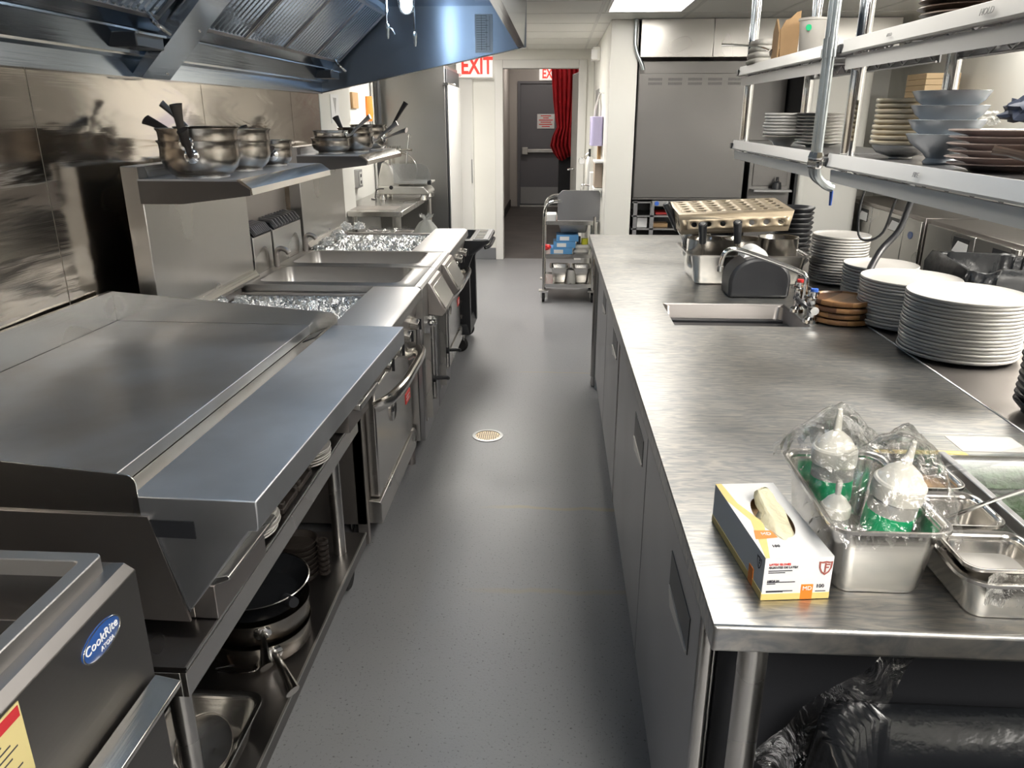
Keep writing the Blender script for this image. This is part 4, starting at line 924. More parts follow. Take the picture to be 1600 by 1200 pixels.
MB().tube([(-1.595, OY, 1.70), (-1.595, OY, 1.56), (-1.595, OY, 1.50)], .03, rs=[.032, .038, .02], flat=.5).b('grip', 'orange', t)
MB().box(-1.598, OY-.015, 1.34, -1.594, OY+.015, 1.51).box(-1.598, OY-.05, 1.22, -1.594, OY+.05, 1.34).b('blade', 'chrome', t)
tag(MB().box(-1.62, 6.30, 1.60, -1.60, 6.48, 1.72).b('wall_plaque', 'cardboard', bevel=.003), 'small brown framed plaque on the wall left of the orange turner', 'plaque')
tag(MB().cyl((-1.56, 6.99, .90), (-1.56, 6.99, CZ), .028).b('wall_pipe', 'black'), 'dark vertical pipe at the corner of the tall fridge', 'pipe')
t = thing('white_locker', 'slim white locker door edge on the white wall left of the exit', 'locker', (-.80, 8.66, 0))
MB().box(-1.05, 8.60, .0, -.905, 8.715, 2.15).b('body', 'trimw', t, bevel=.003); MB().box(-.925, 8.590, .85, -.915, 8.60, 1.10).b('pull', 'kick', t)

# ================================================================ WORKTOP (right)
WX0, WX1, WY0, WY1, WT = .205, 1.02, .882, 4.50, .90
wt = thing('worktop', 'long scratched stainless worktop with sink cut-out on the right', 'worktop', ((WX0+WX1)/2, 2.6, .86))
hx0, hx1, hy0, hy1 = .395, .835, 2.475, 2.79
def ringplate(z0, z1):
    mb = MB(); O = [(WX0+.018, WY0), (WX1, WY0), (WX1, WY1), (WX0-.012, WY1)]; H_ = [(hx0, hy0), (hx1, hy0), (hx1, hy1), (hx0, hy1)]
    vs = [(*p, z1) for p in O] + [(*p, z1) for p in H_] + [(*p, z0) for p in O] + [(*p, z0) for p in H_]
    fs = []
    for k in range(4):
        j = (k+1) % 4; fs += [(k, j, 4+j, 4+k), (8+k, 12+k, 12+j, 8+j), (k, 8+k, 8+j, j), (4+k, 4+j, 12+j, 12+k)]
    return mb.add(vs, fs)
ringplate(.858, WT).b('top_plate', 'counter', wt, bevel=.006, seg=3)
lo = [rr((hx0+hx1)/2, (hy0+hy1)/2, hx1-hx0+.002, hy1-hy0+.002, .004, .8975), rr((hx0+hx1)/2, (hy0+hy1)/2, hx1-hx0-.006, hy1-hy0-.006, .03, .89), rr((hx0+hx1)/2, (hy0+hy1)/2, hx1-hx0-.02, hy1-hy0-.02, .04, .68), rr((hx0+hx1)/2, (hy0+hy1)/2, hx1-hx0-.08, hy1-hy0-.08, .03, .66)]
MB().loft(lo, cap0=False).b('sink_basin', 'basin', wt, ang=50)
MB().lathe([(0, .6612), (.035, .6612), (.045, .6625), (.045, .661), (0, .661)], (.62, 2.63, 0), 24).b('sink_drain', 'chrome', wt)
for x, y in ((.295, .935), (.245, 4.42), (.97, .935), (.97, 4.42)):
    lg = MB().cyl((x, y, .06), (x, y, .858), .021, n=24).b('leg', 'steelz', wt)
    MB().lathe([(0, 0), (.018, 0), (.022, .02), (.016, .065), (0, .065)], (x, y, 0), 20).b('foot', 'pot_new', lg)
# undercounter refrigerators: doors face the aisle
def underfridge(y0, y1, doors, lab, x0=.243, x1=.95):
    t = thing('undercounter_fridge', lab, 'refrigerator', ((x0+x1)/2, (y0+y1)/2, 0))
    MB().box(x0+.03, y0, .09, x1, y1, .845).b('body', 'black', t, bevel=.003)  # black puts the shade under the worktop into the body colour
    n = len(doors)-1
    for a, b_ in zip(doors, doors[1:]):
        ym = (a+b_)/2; hy = a+.05
        # door skin with a triangular finger pull cut at the near top
        mb = MB(); d = mb.box(x0, a+.004, .12, x0+.029, b_-.004, .80).b('door', 'steel_door', t, bevel=.004)
        MB().prism([(a+.08, .735), (a+.30, .735), (a+.30, .655), (a+.27, .62), (a+.08, .66)], 'x', x0-.0015, x0+.001).b('handle_recess', 'black', d)
        MB().prism([(a+.085, .665), (a+.295, .66), (a+.265, .628), (a+.085, .660)], 'x', x0-.004, x0-.001).b('handle_lip', 'steelz', d)
    MB().box(x0+.004, y0, .80+.006, x0+.03, y1, .845).b('top_rail', 'steel', t)
    MB().box(x0+.02, y0+.02, .09, x0+.03, y1-.02, .118).b('kick_grille', 'black', t)
    MB().cyl((x0+.012, y0-.012, .10), (x0+.012, y0-.012, .845), .012).b('corner_post', 'bright', t)
    for x in (x0+.08, x1-.06):
        for y in (y0+.08, y1-.08): MB().cyl((x, y, 0), (x, y, .092), .018).b('leg', 'black', t)
    return t
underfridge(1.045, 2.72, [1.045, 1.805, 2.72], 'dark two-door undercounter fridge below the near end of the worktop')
underfridge(2.76, 4.25, [2.76, 3.48, 4.25], 'dark two-door undercounter fridge below the far end of the worktop')
tag(MB().cyl((.262, 4.36, .0), (.262, 4.36, .857), .014).b('drain_pipe', 'galv'), 'thin vertical pipe beside the far worktop leg', 'pipe')
# second bench behind the worktop with a thin pale joint between
b2 = thing('back_bench', 'narrow stainless bench behind the worktop, divided by a pale joint', 'bench', (1.2, 2.4, 0))
MB().box(1.026, .882, .86, 1.42, 4.5, .8995).b('top_plate', 'dull', b2, bevel=.003)
MB().box(1.0205, .90, .87, 1.0255, 4.45, .9012).b('joint_strip', 'paper', b2)
for x in (1.07, 1.38):
    for y in (.94, 2.7, 4.42): MB().cyl((x, y, 0), (x, y, .86), .02).b('leg', 'steelz', b2)

# ---------------------------------------------------------------- faucet
t = thing('sink_faucet', 'chrome faucet with long spout and red and blue taps behind the sink', 'faucet', (.89, 2.62, WT))
mb = MB(); mb.tube([(.850, 2.50, .945), (.850, 2.70, .945)], .014, smooth=1); mb.lathe([(0, -.0), (.026, 0), (.024, .012), (.015, .02), (.015, .05), (0, .05)], (.850, 2.53, WT), 20); mb.lathe([(0, -.0), (.026, 0), (.024, .012), (.015, .02), (.015, .05), (0, .05)], (.850, 2.68, WT), 20); mb.b('mixer_body', 'chrome', t)
for y, cp in ((2.53, 'bluecap'), (2.68, 'redcap')):
    tp = MB().lathe([(0, 0), (.012, 0), (.017, .015), (.013, .03), (.018, .036), (.018, .05), (0, .05)], (.850, y, .955), 18).b('tap', 'chrome', t)
    MB().lathe([(0, 0), (.012, 0), (.012, .008), (0, .009)], (.850, y, 1.0055), 16).b('cap', cp, tp)
    MB().tube([(.850, y, .99), (.815, y-.025, .992)], .006, smooth=1).b('lever', 'chrome', tp)
MB().tube([(.850, 2.62, .95), (.850, 2.62, 1.01), (.845, 2.62, 1.036), (.825, 2.625, 1.050), (.74, 2.635, 1.082), (.625, 2.645, 1.118), (.595, 2.648, 1.120), (.576, 2.65, 1.108), (.567, 2.65, 1.085), (.564, 2.65, 1.06)], .0085, n=14).lathe([(0, 0), (.011, 0), (.012, .018), (0, .02)], (.564, 2.65, 1.045), 16).b('spout', 'chrome', t)

# ---------------------------------------------------------------- towel / wrap dispenser
t = thing('wrap_dispenser', 'black dome-shaped wrap dispenser behind the sink', 'dispenser', (.765, 2.95, WT))
q = [(.652, WT+.001), (.875, WT+.001), (.878, .965)] + [(.765+.113*math.cos(a), .965+.088*math.sin(a)) for a in [PI*k/14 for k in range(1, 14)]] + [(.650, .965)]
MB().prism(q, 'y', 2.875, 3.02).b('body', 'black', t, bevel=.012, ang=40)
MB().lathe([(.022, -.05), (.046, -.05), (.046, .05), (.022, .05)], (.755, 2.985, 1.035), 32, axis='y', closed=True).b('roll', 'paper', t)

# ---------------------------------------------------------------- deep pan, saucepans and perforated pan
hotel_pan('hotel_pan', 'deep stainless pan holding saucepans beyond the sink', 'pan', .775, 3.255, WT+.001, .46, .32, .125, 'steelx', rim=.018, r=.035)
g3 = 'saucepans standing in the deep pan'
def deep_pot(lab, loc, R, H, phi, elev, hl, handle=True):
    t = thing('saucepan', lab, 'saucepan', (0,0,0), 0, g3)
    MB().lathe([(0, 0), (R*.85, 0), (R*.97, .01), (R, .03), (R, H), (R*1.03, H+.002), (R*.985, H-.002), (R*.985, .03), (0, .008)], n=48).b('pan_body', 'pot_new', t, ang=50)
    if handle:
        a = Vector((math.cos(phi), math.sin(phi), 0)); zz = Vector((0, 0, 1)); d = a*math.cos(elev)+zz*math.sin(elev)
        p0 = a*R*.98 + zz*H*.7
        for s_ in (-.006, .006):
            off = Vector((-math.sin(phi), math.cos(phi), 0))*s_; MB().tube([p0-zz*.035+off, p0+off+a*.006, p0+off+a*.012+d*hl*.3], .0028, smooth=2, n=8).b('wire', 'chrome', t)
        MB().cyl(p0+a*.012+d*hl*.28, p0+a*.012+d*hl*.95, .014, .017, 18).b('handle', 'black', t, bevel=.002)
        MB().cyl(p0+a*.012+d*hl*.95, p0+a*.012+d*(hl*.95+.003), .0105, .009, 18).b('end_cap', 'kick', t)
    t.location = loc; return t
deep_pot('left saucepan in the deep pan, its black handle leaning left', (.615, 3.195, .955), .078, .12, -1.9, 1.15, .13)
deep_pot('middle saucepan in the deep pan, black handle up before the holes', (.755, 3.19, .955), .078, .12, -1.95, 1.15, .14)
deep_pot('right saucepan in the deep pan, handle out of sight', (.905, 3.20, .957), .078, .125, 0, 0, 0, False)
deep_pot('rear saucepan in the deep pan, black handle under the left end of the perforated one', (.60, 3.345, .98), .06, .10, -2.7, 1.05, .19)
t = thing('perforated_pan', 'upturned tan perforated pan lying on top of the saucepans', 'pan', (0,0,0))
# built upright (holes cut as real openings in a grid), base uppermost
def perforated(w_, d_, h_, tp=.012):
    mb = MB()
    def holed(P0, U, V, nu, nv, r):
        """plate of cells, each with a round hole, in the frame P0 + u U + v V"""
        for a in range(nu):
            for b_ in range(nv):
                cx_, cy_ = (a+.5)/nu, (b_+.5)/nv; K = 16
                out = []; inn = []
                for k in range(K):
                    an = 2*PI*k/K+PI/4; ca, sa = math.cos(an), math.sin(an); m_ = max(abs(ca), abs(sa))
                    out.append(P0 + U*(cx_+ca/m_*.5/nu) + V*(cy_+sa/m_*.5/nv)); inn.append(P0 + U*cx_ + V*cy_ + U.normalized()*r*ca + V.normalized()*r*sa)
                mb.add(out+inn, [(k, (k+1) % K, K+(k+1) % K, K+k) for k in range(K)])
    e = .014; B = [Vector((sx*(w_/2-tp), sy*(d_/2-tp), h_)) for sx, sy in ((-1,-1),(1,-1),(1,1),(-1,1))]; T = [Vector((sx*w_/2, sy*d_/2, 0)) for sx, sy in ((-1,-1),(1,-1),(1,1),(-1,1))]
    P0 = B[0]+Vector((e, e, 0)); holed(P0, Vector((w_-2*tp-2*e, 0, 0)), Vector((0, d_-2*tp-2*e, 0)), 7, 5, .0115)
    for k in range(4):
        j = (k+1) % 4; sgn = [Vector((0,-1,0)), Vector((1,0,0)), Vector((0,1,0)), Vector((-1,0,0))][k]
        # rounded shoulder strip between base and wall
        i0 = B[k]+Vector((e if B[k].x < 0 else -e, e if B[k].y < 0 else -e, 0)); i1 = B[j]+Vector((e if B[j].x < 0 else -e, e if B[j].y < 0 else -e, 0))
        z = Vector((0, 0, -e)); mb.add([i0, i1, B[j]+sgn*.0+Vector((0,0,-.004)), B[k]+Vector((0,0,-.004))], [(0, 1, 2, 3)])
        top0, top1 = B[k]+Vector((0,0,-.004)), B[j]+Vector((0,0,-.004)); lo0, lo1 = T[k], T[j]
        U = top1-top0; V = lo0-top0
        n_ = 7 if k % 2 == 0 else 4
        A = top0+V*.28+U*.06; holed(A, U*.88, V*.5, n_, 1, .0115)
        q = lambda u, v: top0+U*u+(lo0-top0)*v*(1-u)+(lo1-top1)*v*u
        for (u0, v0, u1, v1) in ((0,0,1,.28), (0,.78,1,1), (0,.28,.06,.78), (.94,.28,1,.78)): mb.add([q(u0,v0), q(u1,v0), q(u1,v1), q(u0,v1)], [(0,1,2,3)])
    return mb
o = perforated(.425, .25, .088, -.014).b('pan_shell', 'perf', t, ang=30, weld=.0004)
md = o.modifiers.new('s', 'SOLIDIFY'); md.thickness = .0015
t.location = (.715, 3.29, 1.112); t.rotation_euler = (math.radians(4), math.radians(-2.5), math.radians(1))

# ---------------------------------------------------------------- plates, boards and bowls on the worktop
def coupe(R, h_, m_, t_=.006, n=64):
    return MB().lathe([(0, 0), (R*.62, 0), (R*.64, .001), (R*.80, .003), (R*.94, h_*.45), (R*.985, h_*.62), (R, h_*.8), (R, h_+.0015), (R*.99, h_+.003), (R*.94, h_*.7+.003), (R*.78, .008), (R*.6, t_), (0, t_)], n=n).b('plate', m_, ang=60)
p = coupe(.157, .017, 'white_cer'); p['category'] = 'plate'
stack(p, 17, (1.16, 2.195, WT+.001), .0099, 'large white plate in the nearest tall plate stack, {}', 'large white plates in the nearest stack', .002)
p = coupe(.150, .017, 'white_cer'); p['category'] = 'plate'
stack(p, 15, (1.145, 2.515, WT+.001), .0099, 'large white plate in the middle stack beside the wooden boards, {}', 'large white plates in the middle stack', .002)
p = coupe(.13, .016, 'white_cer'); p['category'] = 'plate'
stack(p, 11, (1.205, 2.90, WT+.001), .0112, 'white plate in the stack half hidden behind the middle stack, {}', 'white plates in the hidden stack', .002)
p = coupe(.111, .014, 'white_cer'); p['category'] = 'plate'
stack(p, 17, (1.155, 3.20, WT+.001), .0112, 'white rimmed plate in the farthest worktop stack by the deep pan, {}', 'white plates in the farthest worktop stack', .003)
bd = MB().lathe([(0, 0), (.085, 0), (.098, .006), (.100, .014), (.097, .020), (.090, .021), (.086, .016), (0, .015)], n=56).b('serving_board', 'wood', ang=50); bd['category'] = 'board'
stack(bd, 4, (.955, 2.555, WT+.001), .0205, 'round wooden serving board stacked by the faucet, {}', 'round wooden boards by the faucet', .005)
def bowlp(R, H, m_, name='bowl', foot=.5): return MB().lathe([(0, 0), (R*foot, 0), (R*foot, .004), (R*.82, H*.45), (R*.97, H-.004), (R*1.0, H), (R*.985, H+.003), (R*.95, H), (R*.78, H*.5), (R*.45, .010), (0, .008)], n=48).b(name, m_, ang=60)
bb = bowlp(.07, .028, 'black', foot=.7); bb['category'] = 'bowl'
stack(bb, 10, (1.135, 1.715, WT+.001), .0155, 'small black dish stacked at the right edge of the back bench, {}', 'black dishes at the right edge', .002)
bb = bowlp(.085, .035, 'black', foot=.7); bb['category'] = 'bowl'
stack(bb, 12, (1.05, 3.52, WT+.001), .021, 'black dish stacked behind the deep pan, {}', 'black dishes behind the deep pan', .002)
# spiral strainer handle / cable leaning out of the boards
tag(MB().tube([(1.045, 2.62, .96), (1.06, 2.66, 1.02), (1.13, 2.75, 1.10), (1.19, 2.77, 1.17), (1.215, 2.78, 1.25), (1.222, 2.78, 1.30), (1.21, 2.78, 1.318), (1.185, 2.78, 1.315), (1.172, 2.78, 1.29)], .010, n=12, rs=[.012,.012,.012,.011,.011,.011,.013,.013,.009]).b('whip_handle', 'black', loc=(1.1, 2.75, .905)), 'curved black handle sticking up between the worktop plate stacks', 'utensil')
tag(MB().tube([(1.172, 2.78, 1.30), (1.165, 2.79, 1.24), (1.15, 2.80, 1.16), (1.11, 2.81, 1.13), (1.075, 2.82, 1.15), (1.07, 2.83, 1.25), (1.09, 2.84, 1.34), (1.09, 2.845, 1.40)], .0045, n=8).box(1.075, 2.83, 1.37, 1.105, 2.86, 1.425).b('power_cord', 'black', loc=(1.09, 2.84, 1.13)), 'black power cord and plug hanging below the right shelf unit', 'cord')

# ---------------------------------------------------------------- glove box
GBL = Vector((.2995, .945, WT+.001)); ga = math.radians(6.5)
t = thing('glove_box', 'white and yellow box of latex gloves at the near worktop corner', 'box', GBL, ga)
t.rotation_euler = (0, 0, 0); t.location = (0, 0, 0)
BW, BL, BH = .098, .228, .068
# top with oval opening
mb = MB(); K = 40; oc = (.053, .115); ox, oy = .026, .062
outer = []; inner = []
for k in range(K):
    a = 2*PI*k/K; ca, sa = math.cos(a), math.sin(a); s_ = 1/max(abs(ca)/(BW/2), abs(sa)/(BL/2)); 
    outer.append((BW/2+ca*s_, BL/2+sa*s_, BH)); inner.append((oc[0]+ox*ca, oc[1]+oy*sa, BH))
# insert the four exact corners
fs = [(k, (k+1) % K, K+(k+1) % K, K+k) for k in range(K)]
mb.add(outer+inner, fs)
ca_ = [(0, 0), (BW, 0), (BW, BL), (0, BL)]
for k in range(4):
    c_ = Vector((*ca_[k], BH)); o_ = sorted(outer, key=lambda p: (Vector(p)-c_).length)[:2]
    mb.add([c_, o_[0], o_[1]], [(0, 1, 2)])
mb.add([(0,0,0),(BW,0,0),(BW,BL,0),(0,BL,0),(0,0,BH),(BW,0,BH),(BW,BL,BH),(0,BL,BH)], [(3,2,1,0),(0,1,5,4),(1,2,6,5),(2,3,7,6),(3,0,4,7)])
bx = mb.b('carton', 'paper', t)
MB().box(.004, .004, .002, BW-.004, BL-.004, .052).b('carton_inside', 'cardboard', t)
mb = MB(); mb.box(0, -.0006, 0, BW, 0, .010); mb.box(-.0006, 0, 0, 0, BL, .012)
mb.add([(0, 0, BH+.0004), (.006, 0, BH+.0004), (.030, .085, BH+.0004), (.032, .10, BH+.0004), (.014, .16, BH+.0004), (.010, BL, BH+.0004), (0, BL, BH+.0004), (0, .17, BH+.0004), (.016, .105, BH+.0004), (.012, .08, BH+.0004)], [(0,1,2,9), (9,2,3,8), (8,3,4,7), (7,4,5,6)])
mb.b('yellow_band', 'yellow', bx)
MB().box(.056, -.0010, 0, .073, 0, .024).b('orange_panel', 'orange', bx); MB().box(-.0010, .035, .0, 0, .052, .028).b('orange_panel', 'orange', bx)
MB().add([(.004, .050, BH+.0008), (.038, .053, BH+.0008), (.035, .073, BH+.0008), (.010, .075, BH+.0008)], [(0,1,2,3)]).b('orange_panel', 'orange', bx)
text('MD', 'print', .009, 'paper', bx, (.0645, -.0014, .018), RX); text('100', 'print', .008, 'ink', bx, (.083, -.001, .021), RX)
text('LATEX GLOVES', 'print', .0045, 'red', bx, (.006, -.001, .058), RX, align='LEFT'); text('GUANTES DE LATEX', 'print', .0045, 'ink', bx, (.006, -.001, .053), RX, align='LEFT')
text('MEDIUM', 'print', .0045, 'ink', bx, (.006, -.001, .031), RX, align='LEFT')
mb = MB()
for z, x1 in ((.047, .040), (.044, .030), (.0285, .046), (.026, .018), (.014, .044), (.0128, .03)): mb.box(.006, -.0009, z, x1, 0, z+.0010)
for z in (.012,): mb.box(.077, -.0009, z, .092, 0, z+.001)
mb.b('small_print', 'ink', bx)
text('MD', 'print', .010, 'paper', bx, (.024, .063, BH+.0012), (0, 0, 0)); text('100', 'print', .008, 'ink', bx, (.026, .030, BH+.0008), (0, 0, 0))
def shield(c_, s_, f_):
    P_ = [(0, 1), (.5, .9), (.85, .95), (.8, .1), (.5, -.6), (0, -1), (-.5, -.6), (-.8, .1), (-.85, .95), (-.5, .9)]
    q = [(x*s_, y*s_) for x, y in P_]; q2 = [(x*s_*.74, y*s_*.74) for x, y in P_]
    n = len(q); mb = MB(); mb.add([f_(*p) for p in q]+[f_(*p) for p in q2], [(k, (k+1) % n, n+(k+1) % n, n+k) for k in range(n)])
    mb.add([f_(x*s_, y*s_) for x, y in ((-.1, .7), (.08, .7), (.08, -.7), (-.1, -.6))], [(0,1,2,3)]); mb.add([f_(x*s_, y*s_) for x, y in ((.08, .6), (.55, .6), (.5, .4), (.08, .4))], [(0,1,2,3)]); mb.add([f_(x*s_, y*s_) for x, y in ((.08, .2), (.42, .2), (.40, .0), (.08, .0))], [(0,1,2,3)])
    return mb
rustm = mat('shield_print', (.35, .10, .08), .5)
shield(0, .0115, lambda x, y: (.087+x, -.0010, .050+y)).b('shield_mark', rustm, bx)
shield(0, .010, lambda x, y: (-.0010, .018-x, .050+y)).b('shield_mark', 'ink', bx)
tag_ = None
# glove cuff puffing out of the opening
gl = []; n = 28
for z, sx_, sy_, ox_, oy_ in ((.045, .9, .95, 0, 0), (.066, .86, .9, 0, 0), (.074, .7, .62, .002, .01), (.079, .62, .42, -.002, .03), (.088, .55, .24, -.004, .045), (.094, .42, .12, -.006, .052)):
    gl.append([(oc[0]+ox*sx_*math.cos(a)*(1+.12*math.sin(3*a+z*80))+ox_, oc[1]-.010+oy*sy_*math.sin(a)*(1+.06*math.sin(5*a))+oy_-.006, z+.004*math.sin(2*a)) for a in [2*PI*k/n for k in range(n)]])
MB().loft(gl).b('gloves', 'cream', t)
t.location = GBL; t.rotation_euler = (0, 0, ga)

# ---------------------------------------------------------------- pan of squeeze bottles under film
t = hotel_pan('deep_food_pan', 'deep stainless pan of squeeze bottles beside the glove box', 'pan', .472, 1.088, WT+.001, .150, .262, .112, 'steelx', rim=.010, r=.025, taper=.016)
def squeeze(x, y, z, R, lab, m_cap='bottle', tilt=(0,0), s_=1):
    b_ = thing('squeeze_bottle', lab, 'bottle', (0,0,0), 0, 'squeeze bottles in the deep food pan')
    MB().lathe([(0, 0), (R*.95, 0), (R, .006), (R, .105*s_), (R*.9, .115*s_), (0, .115*s_)], n=36).b('bottle_body', 'tub', b_)
    MB().lathe([(R*1.01, .055*s_), (R*1.015, .056*s_), (R*1.015, .088*s_), (R*1.01, .089*s_)], n=36).b('band', 'green', b_)
    MB().lathe([(R*.9, .112*s_), (R*1.06, .112*s_), (R*1.08, .114*s_), (R*1.08, .136*s_), (R*1.02, .139*s_), (R*.95, .140*s_), (R*.72, .153*s_), (R*.36, .163*s_), (R*.20, .166*s_), (.0048, .190*s_), (.0035, .202*s_), (0, .203*s_)], n=36).b('cap', m_cap, b_, ang=25)
    b_.location = (x, y, z); b_.rotation_euler = (tilt[0], tilt[1], 0)
squeeze(.452, 1.145, WT+.012, .032, 'large squeeze bottle with white cap, farther of the two in the pan', tilt=(-.05, .0))
squeeze(.492, 1.045, WT+.014, .034, 'large squeeze bottle with green band, nearer of the two in the pan', tilt=(.08, .10))
squeeze(.430, 1.06, WT+.010, .020, 'small squeeze bottle lying low between the two large ones', s_=.62)
# cling film draped over the bottles: a cloth-like height field between the peaks
def film_h(x, y):
    base = WT+.118
    pk = [(.452, 1.152, .112, .052), (.510, 1.050, .118, .055), (.492, 1.06, .085, .06), (.452, 1.14, .085, .06)]
    h_ = 0
    for px, py, a, w_ in pk:
        d = math.hypot(x-px, y-py); h_ = max(h_, a*max(0, 1-d/(w_*2.0))**.8)
    return base + h_
mb = MB(); vs = []; NX, NY = 44, 64; X0, X1, Y0, Y1 = .378, .566, .944, 1.232
for i in range(NX+1):
    for j in range(NY+1):
        x = X0+(X1-X0)*i/NX; y = Y0+(Y1-Y0)*j/NY; e = min(i, NX-i)/3; e2 = min(j, NY-j)/3; e = min(1, e, e2)
        z = film_h(x, y) + .010*(noise.turbulence(Vector((x*38, y*38, 1)), 3, True)-.5) - .020*(1-e)*(1+.5*math.sin(i*1.3+j*.9))
        vs.append((x+.004*math.sin(j*.8)*(1-e), y+.004*math.sin(i*.9)*(1-e), z))
mb.add(vs, [(i*(NY+1)+j, (i+1)*(NY+1)+j, (i+1)*(NY+1)+j+1, i*(NY+1)+j+1) for i in range(NX) for j in range(NY)])
tag(mb.b('cling_film', 'film', loc=(.472, 1.088, WT+.11), ang=25), 'wrinkled clear cling film stretched over the squeeze bottles', 'film')

# ---------------------------------------------------------------- large pan with insert pans
hotel_pan('food_pan', 'wide stainless pan holding the insert pans at the right frame edge', 'pan', .715, 1.105, WT+.001, .310, .395, .068, 'steelx', rim=.012, r=.03, taper=.014)
ins = [(.615, .965, .118, .100, 'nearest steel insert pan with a pale filling, behind the bottle pan'), (.615, 1.085, .118, .105, 'middle steel insert pan, empty, left of the dark divider'), (.615, 1.205, .118, .105, 'farthest steel insert pan with brown sauce, left of the dark divider')]
for k, (x, y, w_, d_, l) in enumerate(ins):
    o = hotel_pan('insert_pan', l, 'pan', x, y, WT+.022, w_-.012, d_-.008, .060, 'pot_new', rim=.006, r=.02, taper=.010, group='insert pans in the wide pan')
    lo = [rr(x, y, w_-.03, d_-.026, .012, WT+.030), rr(x, y, w_-.024, d_-.02, .012, WT+[.052, .034, .060][k])]
    MB().loft(lo).b('filling', ['tub', 'kick', 'sauce'][k], o)
for k, (y, m_, l) in enumerate(((1.10, 'herb', 'clear tub of chopped green herbs, nearer one right of the dark divider'), (1.215, 'herb', 'clear tub of green herbs beside the farthest insert pan'), )):
    o = tag(MB().loft([rr(.78, y, .150, .10, .012, WT+.02), rr(.78, y, .16, .112, .014, WT+.078), rr(.78, y, .155, .107, .014, WT+.078), rr(.78, y, .146, .096, .012, WT+.024)]).b('herb_tub', 'clear', loc=(.78, y, WT+.02)), l, 'tub', 'herb tubs in the wide pan')
    crumple(.71, y-.045, .85, y+.045, WT+.055, .02, 24, 18).b('herbs', m_, o, ang=30)
    MB().box(.70, y-.055, WT+.079, .86, y+.055, WT+.081).b('lid', 'clear', o)
tag(MB().box(.688, .93, WT+.064, .700, 1.295, WT+.085).b('pan_divider', 'steel_door', bevel=.002, loc=(.69, 1.1, WT+.064)), 'dark bar between the insert pans and the herb tubs', 'divider bar')
o = tag(MB().loft([rr(.74, 1.355, .30, .085, .012, WT+.001), rr(.74, 1.355, .31, .095, .014, WT+.075), rr(.74, 1.355, .305, .09, .014, WT+.075), rr(.74, 1.355, .292, .078, .012, WT+.006)]).b('clear_tub', 'clear', loc=(.74, 1.355, WT)), 'clear tub with yellow slices behind the insert pans', 'tub')
MB().loft([rr(.70, 1.355, .16, .06, .01, WT+.008), rr(.70, 1.355, .17, .065, .01, WT+.045)]).b('contents', 'yellow', o)
MB().box(.74, 1.31, WT+.077, .86, 1.38, WT+.079).b('lid', 'tub', o)
tag(MB().tube([(.575, 1.16, WT+.098), (.66, 1.17, WT+.112), (.80, 1.20, WT+.135), (.95, 1.23, WT+.155)], .006, rs=[.012, .010, .009, .010], flat=.3).b('clear_tongs', 'clear', loc=(.70, 1.18, WT+.10)), 'clear plastic tongs lying across the insert pans', 'tongs')
tag(MB().tube([(.60, 1.07, WT+.07), (.66, 1.08, WT+.094), (.80, 1.12, WT+.125), (.95, 1.16, WT+.15)], .0035, n=8).b('spoon_handle', 'chrome', loc=(.66, 1.08, WT+.07)), 'thin steel spoon handle rising from the middle insert pan', 'spoon')
mb = MB(); vs = []
for i in range(21):
    for j in range(9):
        u, v = i/20, j/8; x = .575+.20*u; y = .905+.012*math.sin(u*9)-.004*v; z = WT+.078-.055*v*(1-.5*abs(u-.4))+.004*math.sin(u*25+v*7)
        vs.append((x, y-.004, z))
mb.add(vs, [(i*9+j, (i+1)*9+j, (i+1)*9+j+1, i*9+j+1) for i in range(20) for j in range(8)])
tag(mb.b('film_flap', 'film', loc=(.66, .9, WT+.03), ang=40), 'loose flap of cling film hanging on the front of the wide pan', 'film')

# ---------------------------------------------------------------- bin below the worktop end
t = thing('rubbish_bin', 'large bin with black liner under the near end of the worktop', 'bin', (.72, .79, 0))
BX, BY, BZ = .68, .745, .70
MB().loft([rr(BX, BY, .48, .32, .06, .0), rr(BX, BY, .56, .38, .07, BZ), rr(BX, BY, .585, .405, .08, BZ+.002), rr(BX, BY, .585, .405, .08, BZ+.02), rr(BX, BY, .54, .36, .07, BZ+.02), rr(BX, BY, .46, .30, .06, .02)]).b('bin_body', 'black', t)
rings = []; n_ = 24
for z, gw, am in ((.32, .03, .012), (.50, .035, .014), (.65, .045, .014), (.725, .040, .010), (.735, .015, .008), (.725, -.03, .010), (.63, -.05, .022), (.40, -.07, .02), (.2, -.10, .02)):
    L_ = rr(BX, BY, .56+gw, .38+gw, .09, z, 30); r_ = []
    for k, p in enumerate(L_):
        d = Vector((p[0]-BX, p[1]-BY, 0)).normalized(); q = noise.noise(Vector((p[0]*16, p[1]*16, z*6)))*am*1.6+math.sin(k*1.7)*am*.35
        r_.append((p[0]+d.x*q, p[1]+d.y*q, z+noise.noise(Vector((p[0]*9, p[1]*9, 3)))*.012))
    rings.append(r_)
MB().loft(rings, False, True).b('liner', 'bag', t, ang=70)
mb = MB(); vs = []
A, B_, D_ = Vector((.525, .955, .855)), Vector((.315, .965, .60)), Vector((.42, .935, .52))
for i in range(17):
    for j in range(9):
        u, v = i/16, j/8; top = A.lerp(B_, u); bot = (A+Vector((.02, 0, -.03))).lerp(D_, u); p = top.lerp(bot, v)
        vs.append((p.x, p.y+.018*noise.noise(p*16), p.z))
mb.add(vs, [(i*9+j, (i+1)*9+j, (i+1)*9+j+1, i*9+j+1) for i in range(16) for j in range(8)])
tag(mb.b('plastic_sheet', 'film', loc=(.5, .95, .7), ang=40), 'clear plastic sheet hanging below the worktop edge behind the bin', 'plastic sheet')

